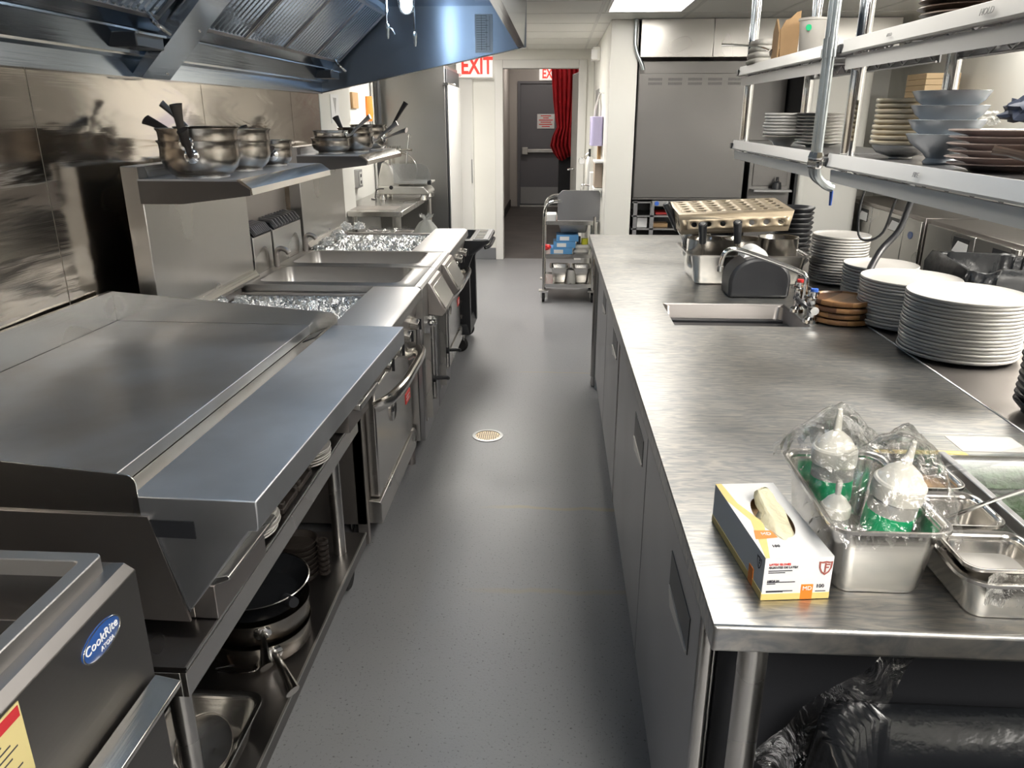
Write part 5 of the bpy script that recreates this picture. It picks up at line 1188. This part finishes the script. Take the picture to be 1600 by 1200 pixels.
# ================================================================ SHELVING
def shelf_unit(y0, y1, lab, zl=1.445, zu=1.735, x0=.752, x1=1.07, cut=False):
    t = thing('wire_shelf_unit', lab, 'shelf', ((x0+x1)/2, (y0+y1)/2, zl), 0, 'two-tier overshelves above the worktop')
    for nm, z in (('lower_deck', zl), ('upper_deck', zu)):
        solid = nm == 'lower_deck'
        mb = MB()
        mb.box(x0+.012, y0, z-.004, x1, y1, z); mb.box(x1-.004, y0, z-.045, x1, y1, z-.005)
        solid = True
        for k in range(int((x1-x0)/.028)): mb.tube([(x0+.02+k*.028, y0, z-(.006 if solid else .002)), (x0+.02+k*.028, y1, z-(.006 if solid else .002))], .0028, smooth=1, n=6)
        for k in range(int((y1-y0)/.30)+1): mb.tube([(x0+.01, y0+.02+.30*k, z-.012), (x1-.01, y0+.02+.30*k, z-.012)], .004, smooth=1, n=6)
        # zigzag truss below front and back edges
        for xx in (x0+.025, x1-.012):
            zz = []; k = 0; y = y0+.02
            while y < y1-.02: zz.append((xx, y, z-.012 if k % 2 else z-.040)); y += .05; k += 1
            mb.tube(zz, .0028, smooth=1, n=6); mb.tube([(xx, y0, z-.043), (xx, y1, z-.043)], .0035, smooth=1, n=6)
        d = mb.b(nm, 'steel_door', t, ang=40)
        MB().prism([(x0+.014, z+.004), (x0+.004, z+.005), (x0-.004, z-.028), (x0-.002, z-.033), (x0+.010, z-.033), (x0+.014, z-.028)], 'y', y0+.01, y1-.005).b('edge_rail', 'white_metal', d, bevel=.001)
        MB().prism([(x0+.006, z-.038), (x0+.011, z-.038), (x0+.013, z-.070), (x0+.008, z-.071)], 'y', y0+.03, y1-.03).b('price_strip', 'strip', d)
        for ye in ((y0+.012, y1-.012)): MB().box(x0-.008, ye-.012, z-.030, x0+.0, ye+.012, z-.006).b('end_clip', 'black', d, bevel=.003)
    for y in ((y1-.02,) if not cut else (y1-.03,)):
        for x in (x0+.045, x1-.03):
            MB().cyl((x, y, zl-.07), (x, y, CZ), .019, n=24).b('post', 'chrome', t)
            MB().lathe([(0, 0), (.045, 0), (.045, .010), (.028, .014), (.022, .05), (0, .05)], (x, y, CZ-.001), 24).xf(Matrix.Rotation(PI, 4, 'X')) if False else None
    for x in (x0+.045, x1-.03):
        for y in ((y1-.02,) if not cut else ()): MB().lathe([(.0195, -.05), (.03, -.045), (.034, -.012), (.05, -.010), (.05, 0), (.0195, 0)], (x, y, CZ), 24, closed=True).b('ceiling_flange', 'black', t)
    return t
shelf_unit(2.40, 3.52, 'two-tier hanging shelf unit farther from the camera')
sn = shelf_unit(.60, 2.285, 'two-tier hanging shelf unit at the right edge, strips marked FIRE and HOLD', cut=True)
lower = [c for c in sn.children if c.name.startswith('lower_deck')][0]; upper = [c for c in sn.children if c.name.startswith('upper_deck')][0]
text('FIRE', 'lettering', .015, 'kick', lower, (.7462, 1.70, 1.432), (PI/2-.2, 0, -PI/2)); text('HOLD', 'lettering', .017, 'kick', upper, (.7462, 1.53, 1.722), (PI/2-.2, 0, -PI/2)); text('HOLD', 'lettering', .010, 'kick', upper, (.7462, 1.95, 1.722), (PI/2-.2, 0, -PI/2))
MB().box(.776, 1.545, 1.688, .779, 1.60, 1.70).b('maker_tag', 'black', upper)
# conduits between the units
t = thing('conduit_pair', 'pair of grey metal conduits dropping from the ceiling between the shelf units', 'conduit', (.745, 2.34, CZ))
for y in (2.325, 2.362):
    cd = MB().tube([(.742, y, CZ), (.742, y, 1.445)], .0105, smooth=1, n=16).b('conduit', 'galv', t)
    MB().lathe([(.0105, 0), (.0135, 0), (.0135, .05), (.0105, .05)], (.742, y, 1.70), 18, closed=True).b('coupling', 'galv', cd)
    MB().lathe([(.0, 0), (.014, 0), (.017, .008), (.017, .020), (.013, .024), (.017, .030), (.013, .045), (0, .045)], (.742, y, 1.405), 6).b('connector', 'chrome', cd)
MB().tube([(.742, 2.325, 1.41), (.748, 2.33, 1.385), (.775, 2.34, 1.36), (.80, 2.35, 1.35)], .012).tube([(.742, 2.362, 1.41), (.748, 2.365, 1.385), (.775, 2.37, 1.365), (.80, 2.38, 1.355)], .012).b('flex_conduit', 'galv', t)
MB().tube([(.79, 2.35, 1.36), (.80, 2.35, 1.345), (.802, 2.35, 1.30)], .0055, rs=[.0055,.0055,.004]).b('cable_tail', 'bluecap', t)

# ---- things on the shelf decks
ZL, ZU = 1.4455, 1.738
bw = MB().lathe([(0, 0), (.030, 0), (.032, .004), (.036, .012), (.060, .026), (.072, .032), (.074, .034), (.070, .036), (.055, .030), (0, .018)], n=48).b('bowl', 'white_cer', ang=50); bw['category'] = 'bowl'
bw.location = (.815, 2.97, ZL); tag(bw, 'white footed bowl at the bottom of the left shelf stack', 'bowl')
p = coupe(.074, .012, 'white_cer'); p['category'] = 'plate'
stack(p, 7, (.817, 2.97, ZL+.034), .0105, 'small grey-white plate stacked on the footed bowl on the far shelf, {}', 'small plates on the footed bowl', .004)
p = MB().lathe([(0, 0), (.038, 0), (.04, .004), (.076, .012), (.078, .0135), (.075, .015), (.04, .008), (0, .007)], n=48).b('plate', 'white_cer', ang=50); p['category'] = 'plate'
stack(p, 10, (.905, 2.86, ZL+.0005), .0108, 'white rimmed plate in the straight stack on the far shelf, {}', 'rimmed plates on the far shelf', .001)
p = coupe(.075, .013, 'cream_cer'); p['category'] = 'plate'
stack(p, 9, (.875, 2.10, ZL+.028), .0125, 'cream saucer stacked at the left of the near shelf, {}', 'cream saucers on the near shelf', .002)
o = bowlp(.07, .03, 'white_cer', foot=.4); o.location = (.875, 2.10, ZL+.0005); tag(o, 'white bowl under the cream saucers on the near shelf', 'bowl')
bl = MB().lathe([(0, 0), (.034, 0), (.036, .004), (.030, .012), (.040, .024), (.068, .045), (.078, .062), (.080, .064), (.076, .065), (.062, .047), (.03, .024), (0, .02)], n=56).b('bowl', 'blue_cer', ang=50); bl['category'] = 'bowl'
stack(bl, 4, (.865, 1.86, ZL+.0005), .030, 'wide blue-grey footed bowl on the near shelf, {}', 'blue-grey bowls on the near shelf', .002)
p = MB().lathe([(0, 0), (.05, 0), (.055, .004), (.088, .012), (.092, .014), (.089, .016), (.055, .009), (0, .008)], n=56).b('plate', 'pink_cer', ang=50); p['category'] = 'plate'
stack(p, 6, (.862, 1.62, ZL+.0005), .0125, 'pinkish-brown plate stacked on the near shelf beside the blue-grey bowls, {}', 'pinkish plates on the near shelf', .003)
p = MB().lathe([(0, 0), (.042, 0), (.045, .004), (.075, .012), (.078, .014), (.075, .016), (.045, .009), (0, .008)], n=40).b('plate', 'white_cer', ang=50); p['category'] = 'plate'
stack(p, 6, (.995, 1.60, ZL+.0005), .0135, 'white side plate stacked behind the black pitcher, {}', 'white side plates behind the pitcher', .001)
t = thing('black_pitcher', 'small black pot with a spout on the near shelf', 'pot', (.845, 1.425, ZL))
MB().lathe([(0, 0), (.022, 0), (.031, .012), (.033, .028), (.026, .045), (.018, .05), (0, .05)], (.845, 1.425, ZL+.0005), 32).b('pot_body', 'dark_cer', t)
MB().tube([(.82, 1.44, ZL+.035), (.795, 1.46, ZL+.042), (.775, 1.475, ZL+.046)], .008, rs=[.009,.007,.009]).b('spout', 'dark_cer', t)
MB().box(.8105, 1.408, ZL+.012, .8135, 1.425, ZL+.028).b('label', 'kick', t)
o = MB().lathe([(0, 0), (.036, 0), (.045, .012), (.047, .04), (.046, .05), (.047, .055), (.040, .075), (.028, .085), (0, .086)], n=40).b('honey_pot', 'brown_glaze', ang=50); o.location = (.875, 1.33, ZL+.0005); tag(o, 'round brown glazed pot at the right edge of the near shelf', 'pot')
o = MB().lathe([(0, 0), (.018, 0), (.02, .003), (.02, .035), (0, .036)], n=24).b('jar', 'paper', ang=50); o.location = (.87, 1.335, ZL+.087); tag(o, 'small white jar on the brown glazed pot', 'jar')
# upper decks
t = thing('cloth_pile', 'pile of folded white cloths at the far end of the upper shelf', 'cloths', (.80, 3.30, ZU))
for k in range(4): MB().loft([rr(.815+.003*k, 3.33, .12, .17, .03, ZU+.022*k), rr(.815+.003*k, 3.33, .135, .18, .04, ZU+.008+.022*k), rr(.815+.003*k, 3.33, .133, .178, .04, ZU+.016+.022*k), rr(.815, 3.33, .11, .16, .03, ZU+.022+.022*k)]).b('cloth', 'cloth', t, ang=80)
t = thing('steel_ladle', 'steel ladle with its handle sticking out left from the upper shelf', 'ladle', (.80, 3.14, ZU))
MB().lathe([(0, .0), (.02, .004), (.036, .02), (.040, .040), (.038, .040), (.034, .022), (.018, .007), (0, .004)], (.815, 3.14, ZU+.001), 32).b('bowl', 'pot', t)
MB().tube([(.776, 3.14, ZU+.038), (.74, 3.14, ZU+.050), (.68, 3.14, ZU+.056), (.60, 3.14, ZU+.058)], .005, rs=[.006, .0045, .0045, .007], flat=.6).b('handle', 'chrome', t)
t = thing('cardboard_box', 'torn open cardboard piece standing on the far upper shelf', 'cardboard', (.815, 3.05, ZU))
MB().prism([(.79, ZU+.001), (.85, ZU+.001), (.85, ZU+.16), (.835, ZU+.155), (.815, ZU+.135), (.80, ZU+.13), (.785, ZU+.10)], 'y', 3.04, 3.048).b('panel', 'cardboard', t)
MB().prism([(3.05, ZU+.001), (3.13, ZU+.001), (3.13, ZU+.10), (3.10, ZU+.14), (3.05, ZU+.09)], 'x', .782, .788).b('side_flap', 'cardboard', t)
t = thing('plastic_tub', 'translucent tub with green dot sticker on the far upper shelf', 'tub', (.875, 2.97, ZU))
MB().lathe([(0, 0), (.036, 0), (.038, .003), (.046, .118), (.050, .119), (.050, .126), (.046, .127), (.044, .118), (.036, .006), (0, .005)], (.875, 2.97, ZU+.001), 40).b('tub_body', 'tub', t, ang=50)
MB().lathe([(0, 0), (.035, 0), (.0405, .075), (0, .075)], (.875, 2.97, ZU+.007), 36).b('contents', 'tubfill', t)
MB().lathe([(0, -.001), (.010, -.001), (.010, 0), (0, 0)], (.849, 2.930, ZU+.095), 20, axis='y').xf(Matrix.Identity(4)).b('sticker', 'green', t)
p = MB().lathe([(0, 0), (.05, 0), (.055, .004), (.090, .012), (.095, .014), (.092, .017), (.055, .009), (0, .008)], n=48).b('plate', 'dark_cer', ang=50); p['category'] = 'plate'
stack(p, 9, (.865, 1.86, ZU+.0005), .0135, 'dark brown plate stacked on the near upper shelf, {}', 'dark plates on the upper shelf', .006)

# ================================================================ RIGHT BACKGROUND
f = thing('tall_fridge', 'tall stainless fridge with vent slots right of the white pillar', 'refrigerator', (.9, 6.5, .93))
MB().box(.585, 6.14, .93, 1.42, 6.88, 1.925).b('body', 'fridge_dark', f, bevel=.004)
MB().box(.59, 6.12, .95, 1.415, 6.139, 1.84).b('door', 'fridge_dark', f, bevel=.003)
mb = MB()
for g_ in range(5):
    for r_ in range(2):
        for k in range(12): mb.box(.66+.145*g_+.0085*k, 6.118, 1.79-.03*r_, .6635+.145*g_+.0085*k, 6.1195, 1.808-.03*r_)
mb.b('vent_slots', 'black', f)
t = thing('open_rack', 'dark rack with oddments below the tall fridge', 'rack', (.9, 6.45, 0))
for x in (.60, .73, 1.39): MB().box(x, 6.14, 0, x+.03, 6.17, .92).b('post', 'steel_door', t)
for z in (.70, .80, .905): MB().box(.59, 6.14, z, 1.42, 6.86, z+.012).b('rack_shelf', 'steel_door', t)
MB().box(.59, 6.5, 0, 1.42, 6.52, .92).b('rack_back', 'black', t)
MB().box(.74, 6.125, .885, 1.42, 6.139, .925).b('rail', 'kick', t); MB().lathe([(0, 0), (.017, 0), (.017, .003), (0, .003)], (.775, 6.121, .905), 20, axis='y').b('badge', 'bluecap', t)
for nm, m_, b_, l in (('red_tray', 'redcap', (.78, 6.2, .813, .98, 6.4, .83), 'flat red tray on the dark rack below the tall fridge'), ('paper_pack', 'paper', (1.02, 6.2, .813, 1.15, 6.35, .826), 'flat white pack beside the red tray on the dark rack'), ('kraft_pack', 'cardboard', (.76, 6.2, .713, .88, 6.3, .745), 'small brown pack on the lower level of the dark rack'), ('white_case', 'paper', (.635, 6.18, .713, .715, 6.4, .79), 'small white case at the left of the dark rack by the pillar')):
    tag(MB().box(*b_).b(nm, m_, bevel=.003, loc=(b_[0], b_[1], b_[2])), l, nm.split('_')[1])
h2 = thing('condensate_hood', 'stainless hood hanging at the ceiling above the tall fridge', 'extraction hood', (1.3, 6.4, 1.94))
MB().box(.585, 6.06, 1.945, 1.10, 6.085, 2.198).b('front_sheet', 'steelz', h2, bevel=.002); MB().box(1.102, 6.06, 1.945, 2.4, 6.085, 2.198).b('side_sheet', 'steelz', h2, bevel=.002)
MB().box(.585, 6.085, 2.10, 2.4, 6.88, 2.198).b('canopy', 'dull', h2)
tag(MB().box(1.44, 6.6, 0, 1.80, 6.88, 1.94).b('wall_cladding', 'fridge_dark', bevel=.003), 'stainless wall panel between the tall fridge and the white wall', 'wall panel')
t = thing('counter_oven', 'grey countertop oven beside the tall fridge', 'oven', (1.62, 6.35, 0))
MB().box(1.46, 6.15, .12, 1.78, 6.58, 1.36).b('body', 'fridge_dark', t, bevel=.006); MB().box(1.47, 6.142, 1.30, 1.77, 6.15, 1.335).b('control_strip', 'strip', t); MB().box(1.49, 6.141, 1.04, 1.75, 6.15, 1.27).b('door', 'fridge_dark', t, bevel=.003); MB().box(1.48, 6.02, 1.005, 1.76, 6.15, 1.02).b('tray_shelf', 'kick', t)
for x in (1.5, 1.74): MB().cyl((x, 6.25, 0), (x, 6.25, .12), .02).b('leg', 'black', t)
o = MB().lathe([(0, 0), (.035, 0), (.03, .05), (.012, .06), (.010, .09), (0, .09)], (1.66, 6.08, 1.0205), 24).b('black_jug', 'black'); tag(o, 'small black jug on the ledge before the grey oven', 'jug')
t = thing('unseen_dark_block', 'unseen black block past the worktop end, added to darken wall reflections', 'cabinet', (1.2, 5.4, 0))  # added out of view to darken what the left steel wall reflects
MB().box(.66, 4.9, .08, 1.95, 5.95, .60).b('body', 'black', t, bevel=.005)
for x in (.72, 1.89):
    for y in (4.96, 5.89): MB().cyl((x, y, 0), (x, y, .081), .02).b('leg', 'black', t)
MB().box(.70, 4.885, .12, 1.28, 4.899, .57).b('door', 'black', t, bevel=.003); MB().box(1.30, 4.885, .12, 1.91, 4.899, .57).b('door', 'black', t, bevel=.003)
struct(MB().box(1.81, 6.15, 0, 1.83, 6.9, 1.944).b('wall_back_edge', 'black'))
struct(MB().box(1.832, 6.15, 0, 2.30, 6.9, 1.944).b('wall_back_white', 'frp', bevel=.05, seg=6))
def backfridge(y0, y1, splits, lab, logo=False):
    t = thing('undercounter_fridge', lab, 'refrigerator', (2.6, (y0+y1)/2, 0))
    MB().box(2.36, y0, .12, 2.69, y1, .93).b('body', 'dull', t, bevel=.004)
    for a, b_, pull in splits:
        d = MB().box(2.34, a+.006, .16, 2.359, b_-.006, .905).b('door', 'steelz', t, bevel=.003)
        if pull:
            MB().prism([(a+.06, .88), (a+.24, .88), (a+.24, .79), (a+.06, .79)], 'x', 2.337, 2.3395).b('handle_recess', 'black', d)
            MB().prism([(a+.065, .855), (a+.18, .86), (a+.235, .795), (a+.065, .795)], 'x', 2.334, 2.3368).b('handle_lip', 'paper', d)
    for y in (y0+.08, y1-.08): MB().cyl((2.45, y, 0), (2.45, y, .12), .02).b('leg', 'black', t)
    MB().box(2.41, y0+.02, .03, 2.43, y1-.02, .12).b('kick_plate', 'black', t)
    return t
fa = backfridge(5.12, 6.55, [(5.12, 5.38, False), (5.38, 5.95, True), (5.95, 6.55, True)], 'pale undercounter fridge with grille and blue badge in the right aisle')
mb = MB()
for i in range(9):
    for j in range(7): mb.box(2.3385, 5.16+.022*i, .26+.028*j, 2.3399, 5.176+.022*i, .266+.028*j)
mb.b('grille', 'steel_door', fa); MB().box(2.3375, 5.22, .50, 2.3395, 5.29, .56).b('display', 'black', fa); MB().lathe([(0, 0), (.035, 0), (.035, .002), (0, .002)], (2.337, 5.26, .80), 24, sx=1, sy=.7, axis='x').b('badge', 'blue', fa)
backfridge(4.02, 5.05, [(4.02, 4.45, True), (4.45, 5.05, True)], 'pale undercounter fridge with two pocket handles beside the black-lined bin')
t = thing('wall_shelf', 'dark wall shelf above the pale fridges', 'shelf', (2.55, 5.2, 1.47)); MB().box(2.38, 4.3, 1.455, 2.69, 6.1, 1.475).b('board', 'dull', t, bevel=.002)
for y in (4.6, 5.2, 5.8): MB().prism([(2.69, 1.454), (2.42, 1.454), (2.69, 1.30)], 'y', y, y+.006).b('bracket', 'dull', t)
pb = MB().box(-.11, -.15, 0, .11, .15, .036).b('pizza_box', 'pizza', bevel=.003); pb['category'] = 'box'
stack(pb, 9, (2.52, 5.72, 1.476), .0375, 'flat brown cardboard box stacked on the wall shelf, {}', 'brown boxes on the wall shelf', 0)
o = MB().lathe([(0, 0), (.03, 0), (.03, .11), (.012, .13), (.012, .15), (0, .15)], (2.46, 5.22, 1.4765), 24).b('oil_bottle', 'oil'); MB().lathe([(.0302, .01), (.0306, .012), (.0306, .045), (.0302, .046)], (2.46, 5.22, 1.477), 24).b('label', 'green', o)
tag(o, 'yellow oil bottle with green label on the wall shelf', 'bottle')
t = thing('dark_bag', 'dark blue bag lying on the wall shelf at the right', 'bag', (2.5, 4.62, 1.476))
mb = foil_ball(.13, (2.52, 4.55, 1.575)); mb.b('bag_body', mat('navy_bag', (.02, .03, .06), .5), t); foil_ball(.07, (2.46, 4.78, 1.535)).b('clear_pack', 'bagclear', t)
# bin with black liner in the right aisle
t = thing('aisle_bin', 'bin with shiny black liner standing in the right aisle', 'bin', (2.0, 3.55, 0)); ZBB = .13
MB().loft([rr(2.0, 3.55, .34, .40, .06, 0), rr(2.0, 3.55, .44, .50, .08, .88), rr(2.0, 3.55, .41, .47, .07, .88), rr(2.0, 3.55, .32, .38, .05, .02)]).b('bin_body', 'black', t)
rings = []
for z, gw, am in ((.45, .03, .012), (.62, .045, .02), (.76, .05, .022), (.80, .02, .02), (.79, -.03, .02), (.60, -.08, .02)):
    z += ZBB; L_ = rr(2.0, 3.55, .44+gw, .50+gw, .1, z, 12); r_ = []
    for k, p in enumerate(L_):
        d = Vector((p[0]-2.0, p[1]-3.55, 0)).normalized(); q = noise.noise(Vector((p[0]*14, p[1]*14, z*8)))*am*1.0+math.sin(k*1.9)*am*.4
        r_.append((p[0]+d.x*q, p[1]+d.y*q, z+noise.noise(Vector((p[0]*11, p[1]*11, 3)))*.035))
    rings.append(r_)
MB().loft(rings, False, True).b('liner', 'bag', t, ang=70)

# ================================================================ STEEL TROLLEY AND WALL GEAR BY THE DOORWAY
c = thing('steel_trolley', 'three-tier stainless trolley in front of the doorway', 'trolley', (.12, 6.75, 0))
TX0, TX1, TY0, TY1 = -.10, .325, 6.62, 7.15
for x in (TX0, TX1):
    for y in (TY0, TY1):
        MB().cyl((x, y, .10), (x, y, .74), .012, n=16).b('post', 'pot_new', c)
        cs = MB().box(x-.04, y-.04, .098, x+.04, y+.04, .108).box(x-.02, y-.01, .04, x-.014, y+.02, .10).box(x+.014, y-.01, .04, x+.02, y+.02, .10).b('caster', 'alu', c)
        MB().lathe([(0, -.012), (.036, -.012), (.040, -.008), (.040, .008), (.036, .012), (0, .012)], (x, y+.008, .0405), 24, axis='x').b('wheel', 'black_r', cs)
for z in (.15, .41, .69):
    mb = MB(); mb.loft([rr((TX0+TX1)/2, (TY0+TY1)/2, TX1-TX0+.01, TY1-TY0+.01, .01, z-.02), rr((TX0+TX1)/2, (TY0+TY1)/2, TX1-TX0+.01, TY1-TY0+.01, .01, z+.012), rr((TX0+TX1)/2, (TY0+TY1)/2, TX1-TX0, TY1-TY0, .01, z+.012), rr((TX0+TX1)/2, (TY0+TY1)/2, TX1-TX0, TY1-TY0, .01, z)]); mb.b('tier', 'steelx', c)
for y in (TY0, TY1): MB().tube([(TX0, y, .74), (TX0+.005, y, .80), (TX0+.035, y, .845), (TX0+.09, y, .865), (TX0+.14, y, .865)], .012).b('handle', 'chrome', c)
q = [(.01, .705), (.01, .915), (.05, .955), (.352, .955), (.368, .93), (.368, .705)]
t = thing('splash_guard', 'large grey sheet steel guard standing on the trolley', 'guard', (.18, 6.75, .70))
MB().prism([(a, max(b_, .692)) for a, b_ in q], 'y', 6.64, 6.648).b('sheet', 'steel_door', t, bevel=.002); MB().box(.01, 6.648, .691, .36, 6.95, .70).b('foot', 'steel_door', t)
tag(MB().box(-.08, 6.68, .691, .0, 6.85, .75).b('card_pack', 'paper', bevel=.002, loc=(-.04, 6.75, .691)), 'white and pink pack at the left end of the trolley top', 'pack')
o = hotel_pan('grey_bus_tub', 'grey tub slung under the trolley top', 'tub', .15, 6.85, .59, .26, .30, .085, 'kick', r=.02)
def carton(x0, z0, lab, w_=.19):
    o = MB().box(x0, 6.66, z0, x0+w_, 6.84, z0+.055).b('carton', 'bluebox', bevel=.002, loc=(x0, 6.66, z0)); MB().box(x0+.03, 6.6585, z0+.010, x0+.11, 6.6598, z0+.042).b('label', 'paper', o); tag(o, lab, 'box', 'blue cartons on the middle tier')
carton(-.045, .4105, 'blue carton lowest of three on the trolley middle tier'); carton(-.02, .467, 'blue carton in the middle of the pile on the trolley'); carton(.005, .5235, 'blue carton on top of the pile on the trolley')
for i, (x, z, l) in enumerate(((.16, .4105, 'beige paper packet beside the blue cartons, lower one'), (.17, .452, 'beige paper packet beside the blue cartons, upper one'))): tag(MB().loft([rr(x+.06, 6.74, .12, .13, .03, z), rr(x+.06, 6.74, .14, .15, .04, z+.02), rr(x+.06, 6.74, .11, .12, .03, z+.04)]).b('packet', 'cloth', loc=(x, 6.7, z)), l, 'packet', 'beige packets')
o = foil_ball(.045, (-.075, 6.68, .47)); o.b('red_bag_tmp', 'redcap') ; ob = bpy.data.objects['red_bag_tmp']; ob.name = 'red_bag'; tag(ob, 'crumpled red and white bag hanging at the left trolley post', 'bag')
t = thing('yellow_bottle', 'dark bottle with yellow lid on the trolley middle tier', 'bottle', (.25, 6.72, .49)); MB().lathe([(0, 0), (.03, 0), (.03, .05), (0, .05)], (.25, 6.72, .4935), 20).b('lid', mat('lime_lid', (.65, .65, .05), .4), t); MB().box(.18, 6.70, .4935, .215, 6.74, .56).b('bottle_body', 'black', t)
for x, l in ((-.03, 'steel insert pan at the left of the trolley bottom tier'), (.16, 'steel insert pan at the right of the trolley bottom tier')): hotel_pan('insert_pan', l, 'pan', x+.07, 6.80, .151, .15, .22, .14, 'steelx', r=.02, group='insert pans on the trolley')
tag(MB().loft([rr(.14, 6.75, .08, .14, .03, .151), rr(.14, 6.75, .07, .12, .03, .27)]).b('food_bag', 'cloth', loc=(.14, 6.75, .151)), 'white filled bag between the pans on the trolley bottom tier', 'bag')
o = MB().lathe([(0, 0), (.04, .002), (.085, .02), (.095, .035), (.09, .035), (.04, .010), (0, .008)], n=36).b('brass_bowl', 'pot'); o.location = (.335, 6.59, .30); o.rotation_euler = (PI/2, 0, 1.2); tag(o, 'tarnished bowl hanging at the right side of the trolley', 'bowl')
# things on the white wall by the doorway (wall plane x = .372)
t = thing('towel_dispenser', 'lilac paper towel dispenser on the white wall by the doorway', 'dispenser', (.33, 6.7, 1.33))
MB().loft([rr(.3205, 6.78, .10, .26, .03, 1.31), rr(.3205, 6.78, .10, .26, .03, 1.54)]).b('case', 'lilac', t, bevel=.004); MB().box(.2695, 6.68, 1.33, .2705, 6.86, 1.50).b('window', 'clear', t)
t = thing('hook_rail', 'steel hook on the white wall with a white cord loop', 'hook', (.35, 6.6, 1.72)); MB().tube([(.371, 6.7, 1.72), (.34, 6.7, 1.72), (.33, 6.7, 1.73)], .006).b('hook', 'chrome', t)
MB().tube([(.34, 6.7, 1.72), (.31, 6.72, 1.62), (.30, 6.74, 1.545)], .008).tube([(.34, 6.7, 1.72), (.35, 6.72, 1.62), (.35, 6.75, 1.545)], .008).b('cord_loop', 'cloth', t)
tag(MB().box(.3695, 7.5, 1.42, .3715, 8.15, 1.78).b('wall_sheet', 'kick'), 'grey laminated sheet on the white wall beside the door frame', 'notice')
tag(MB().box(.3445, 6.9, .98, .3715, 7.0, 1.31).b('wood_strip', 'cardboard'), 'tan wooden strip on the white wall below the towel dispenser', 'strip')
t = thing('soap_station', 'white shelf with grey soap bottle on the wall by the doorway', 'soap station', (.33, 6.6, 1.0)); MB().box(.30, 6.45, 1.185, .3715, 6.75, 1.20).box(.30, 6.45, .97, .3715, 6.75, .985).b('shelf', 'paper', t, bevel=.002); MB().box(.305, 6.5, .99, .37, 6.72, 1.18).b('cabinet', 'tubfill', t, bevel=.003)
t = thing('gas_cylinder', 'grey gas cylinder with valve strapped at the wall by the doorway', 'cylinder', (.31, 7.6, 0)); MB().lathe([(0, 0), (.05, 0), (.055, .02), (.055, 1.12), (.03, 1.18), (0, 1.18)], (.305, 7.6, 0), 28).b('cylinder_body', 'alu', t); MB().cyl((.305, 7.6, 1.18), (.305, 7.6, 1.25), .012).b('valve', 'black', t)
MB().lathe([(0, 0), (.03, 0), (.032, .02), (0, .03)], (.235, 7.58, 1.14), 20, axis='y').tube([(.24, 7.6, 1.15), (.28, 7.6, 1.20), (.305, 7.6, 1.22)], .008).b('regulator', 'chrome', t)
t = thing('wall_tap', 'small chrome tap on a white plate below the soap station', 'tap', (.33, 7.0, .9)); MB().box(.30, 7.2, .80, .3715, 7.35, 1.06).b('plate', 'paper', t); MB().tube([(.30, 7.27, .94), (.25, 7.27, .95), (.23, 7.27, .94), (.225, 7.27, .90)], .009).b('spout', 'chrome', t)
t = thing('emergency_light', 'white emergency light box high on the wall by the doorway', 'lamp', (.33, 7.6, 2.05)); MB().box(.30, 7.55, 2.02, .3715, 7.75, 2.13).b('housing', 'trimw', t, bevel=.006); MB().box(.29, 7.548, 2.03, .345, 7.55, 2.11).b('face', 'paper', t)
# conduit on the pillar front, bending behind the tall fridge
tag(MB().tube([(.545, 6.08, CZ), (.545, 6.08, 2.08), (.548, 6.08, 2.03), (.565, 6.075, 1.97), (.60, 6.07, 1.90), (.612, 6.07, 1.86)], .014, n=14).b('pillar_conduit', 'galv', loc=(.55, 6.08, 1.86)), 'grey conduit bending off the ceiling beside the white pillar', 'conduit')
# floor drain
t = thing('floor_drain', 'small round brass-coloured floor drain in the aisle', 'drain', (-.329, 3.612, 0))
MB().lathe([(.062, .0), (.078, 0), (.078, .003), (.062, .004)], (-.329, 3.612, .0), 48, closed=True).b('ring', 'kick', t)
MB().lathe([(0, .0006), (.063, .0006), (.063, .0012), (0, .0012)], (-.329, 3.612, 0), 40).b('grate', mat('worn_brass', (.62, .50, .32), .5, .6), t)
mb = MB()
for i in range(-5, 6):
    for j in range(-5, 6):
        x, y = i*.0105, j*.0105
        if x*x+y*y < .055**2: mb.box(-.329+x-.0032, 3.612+y-.0032, .0013, -.329+x+.0032, 3.612+y+.0032, .0018)
mb.b('grate_holes', 'black', t)
# every orphaned shape that needs it has been tagged above
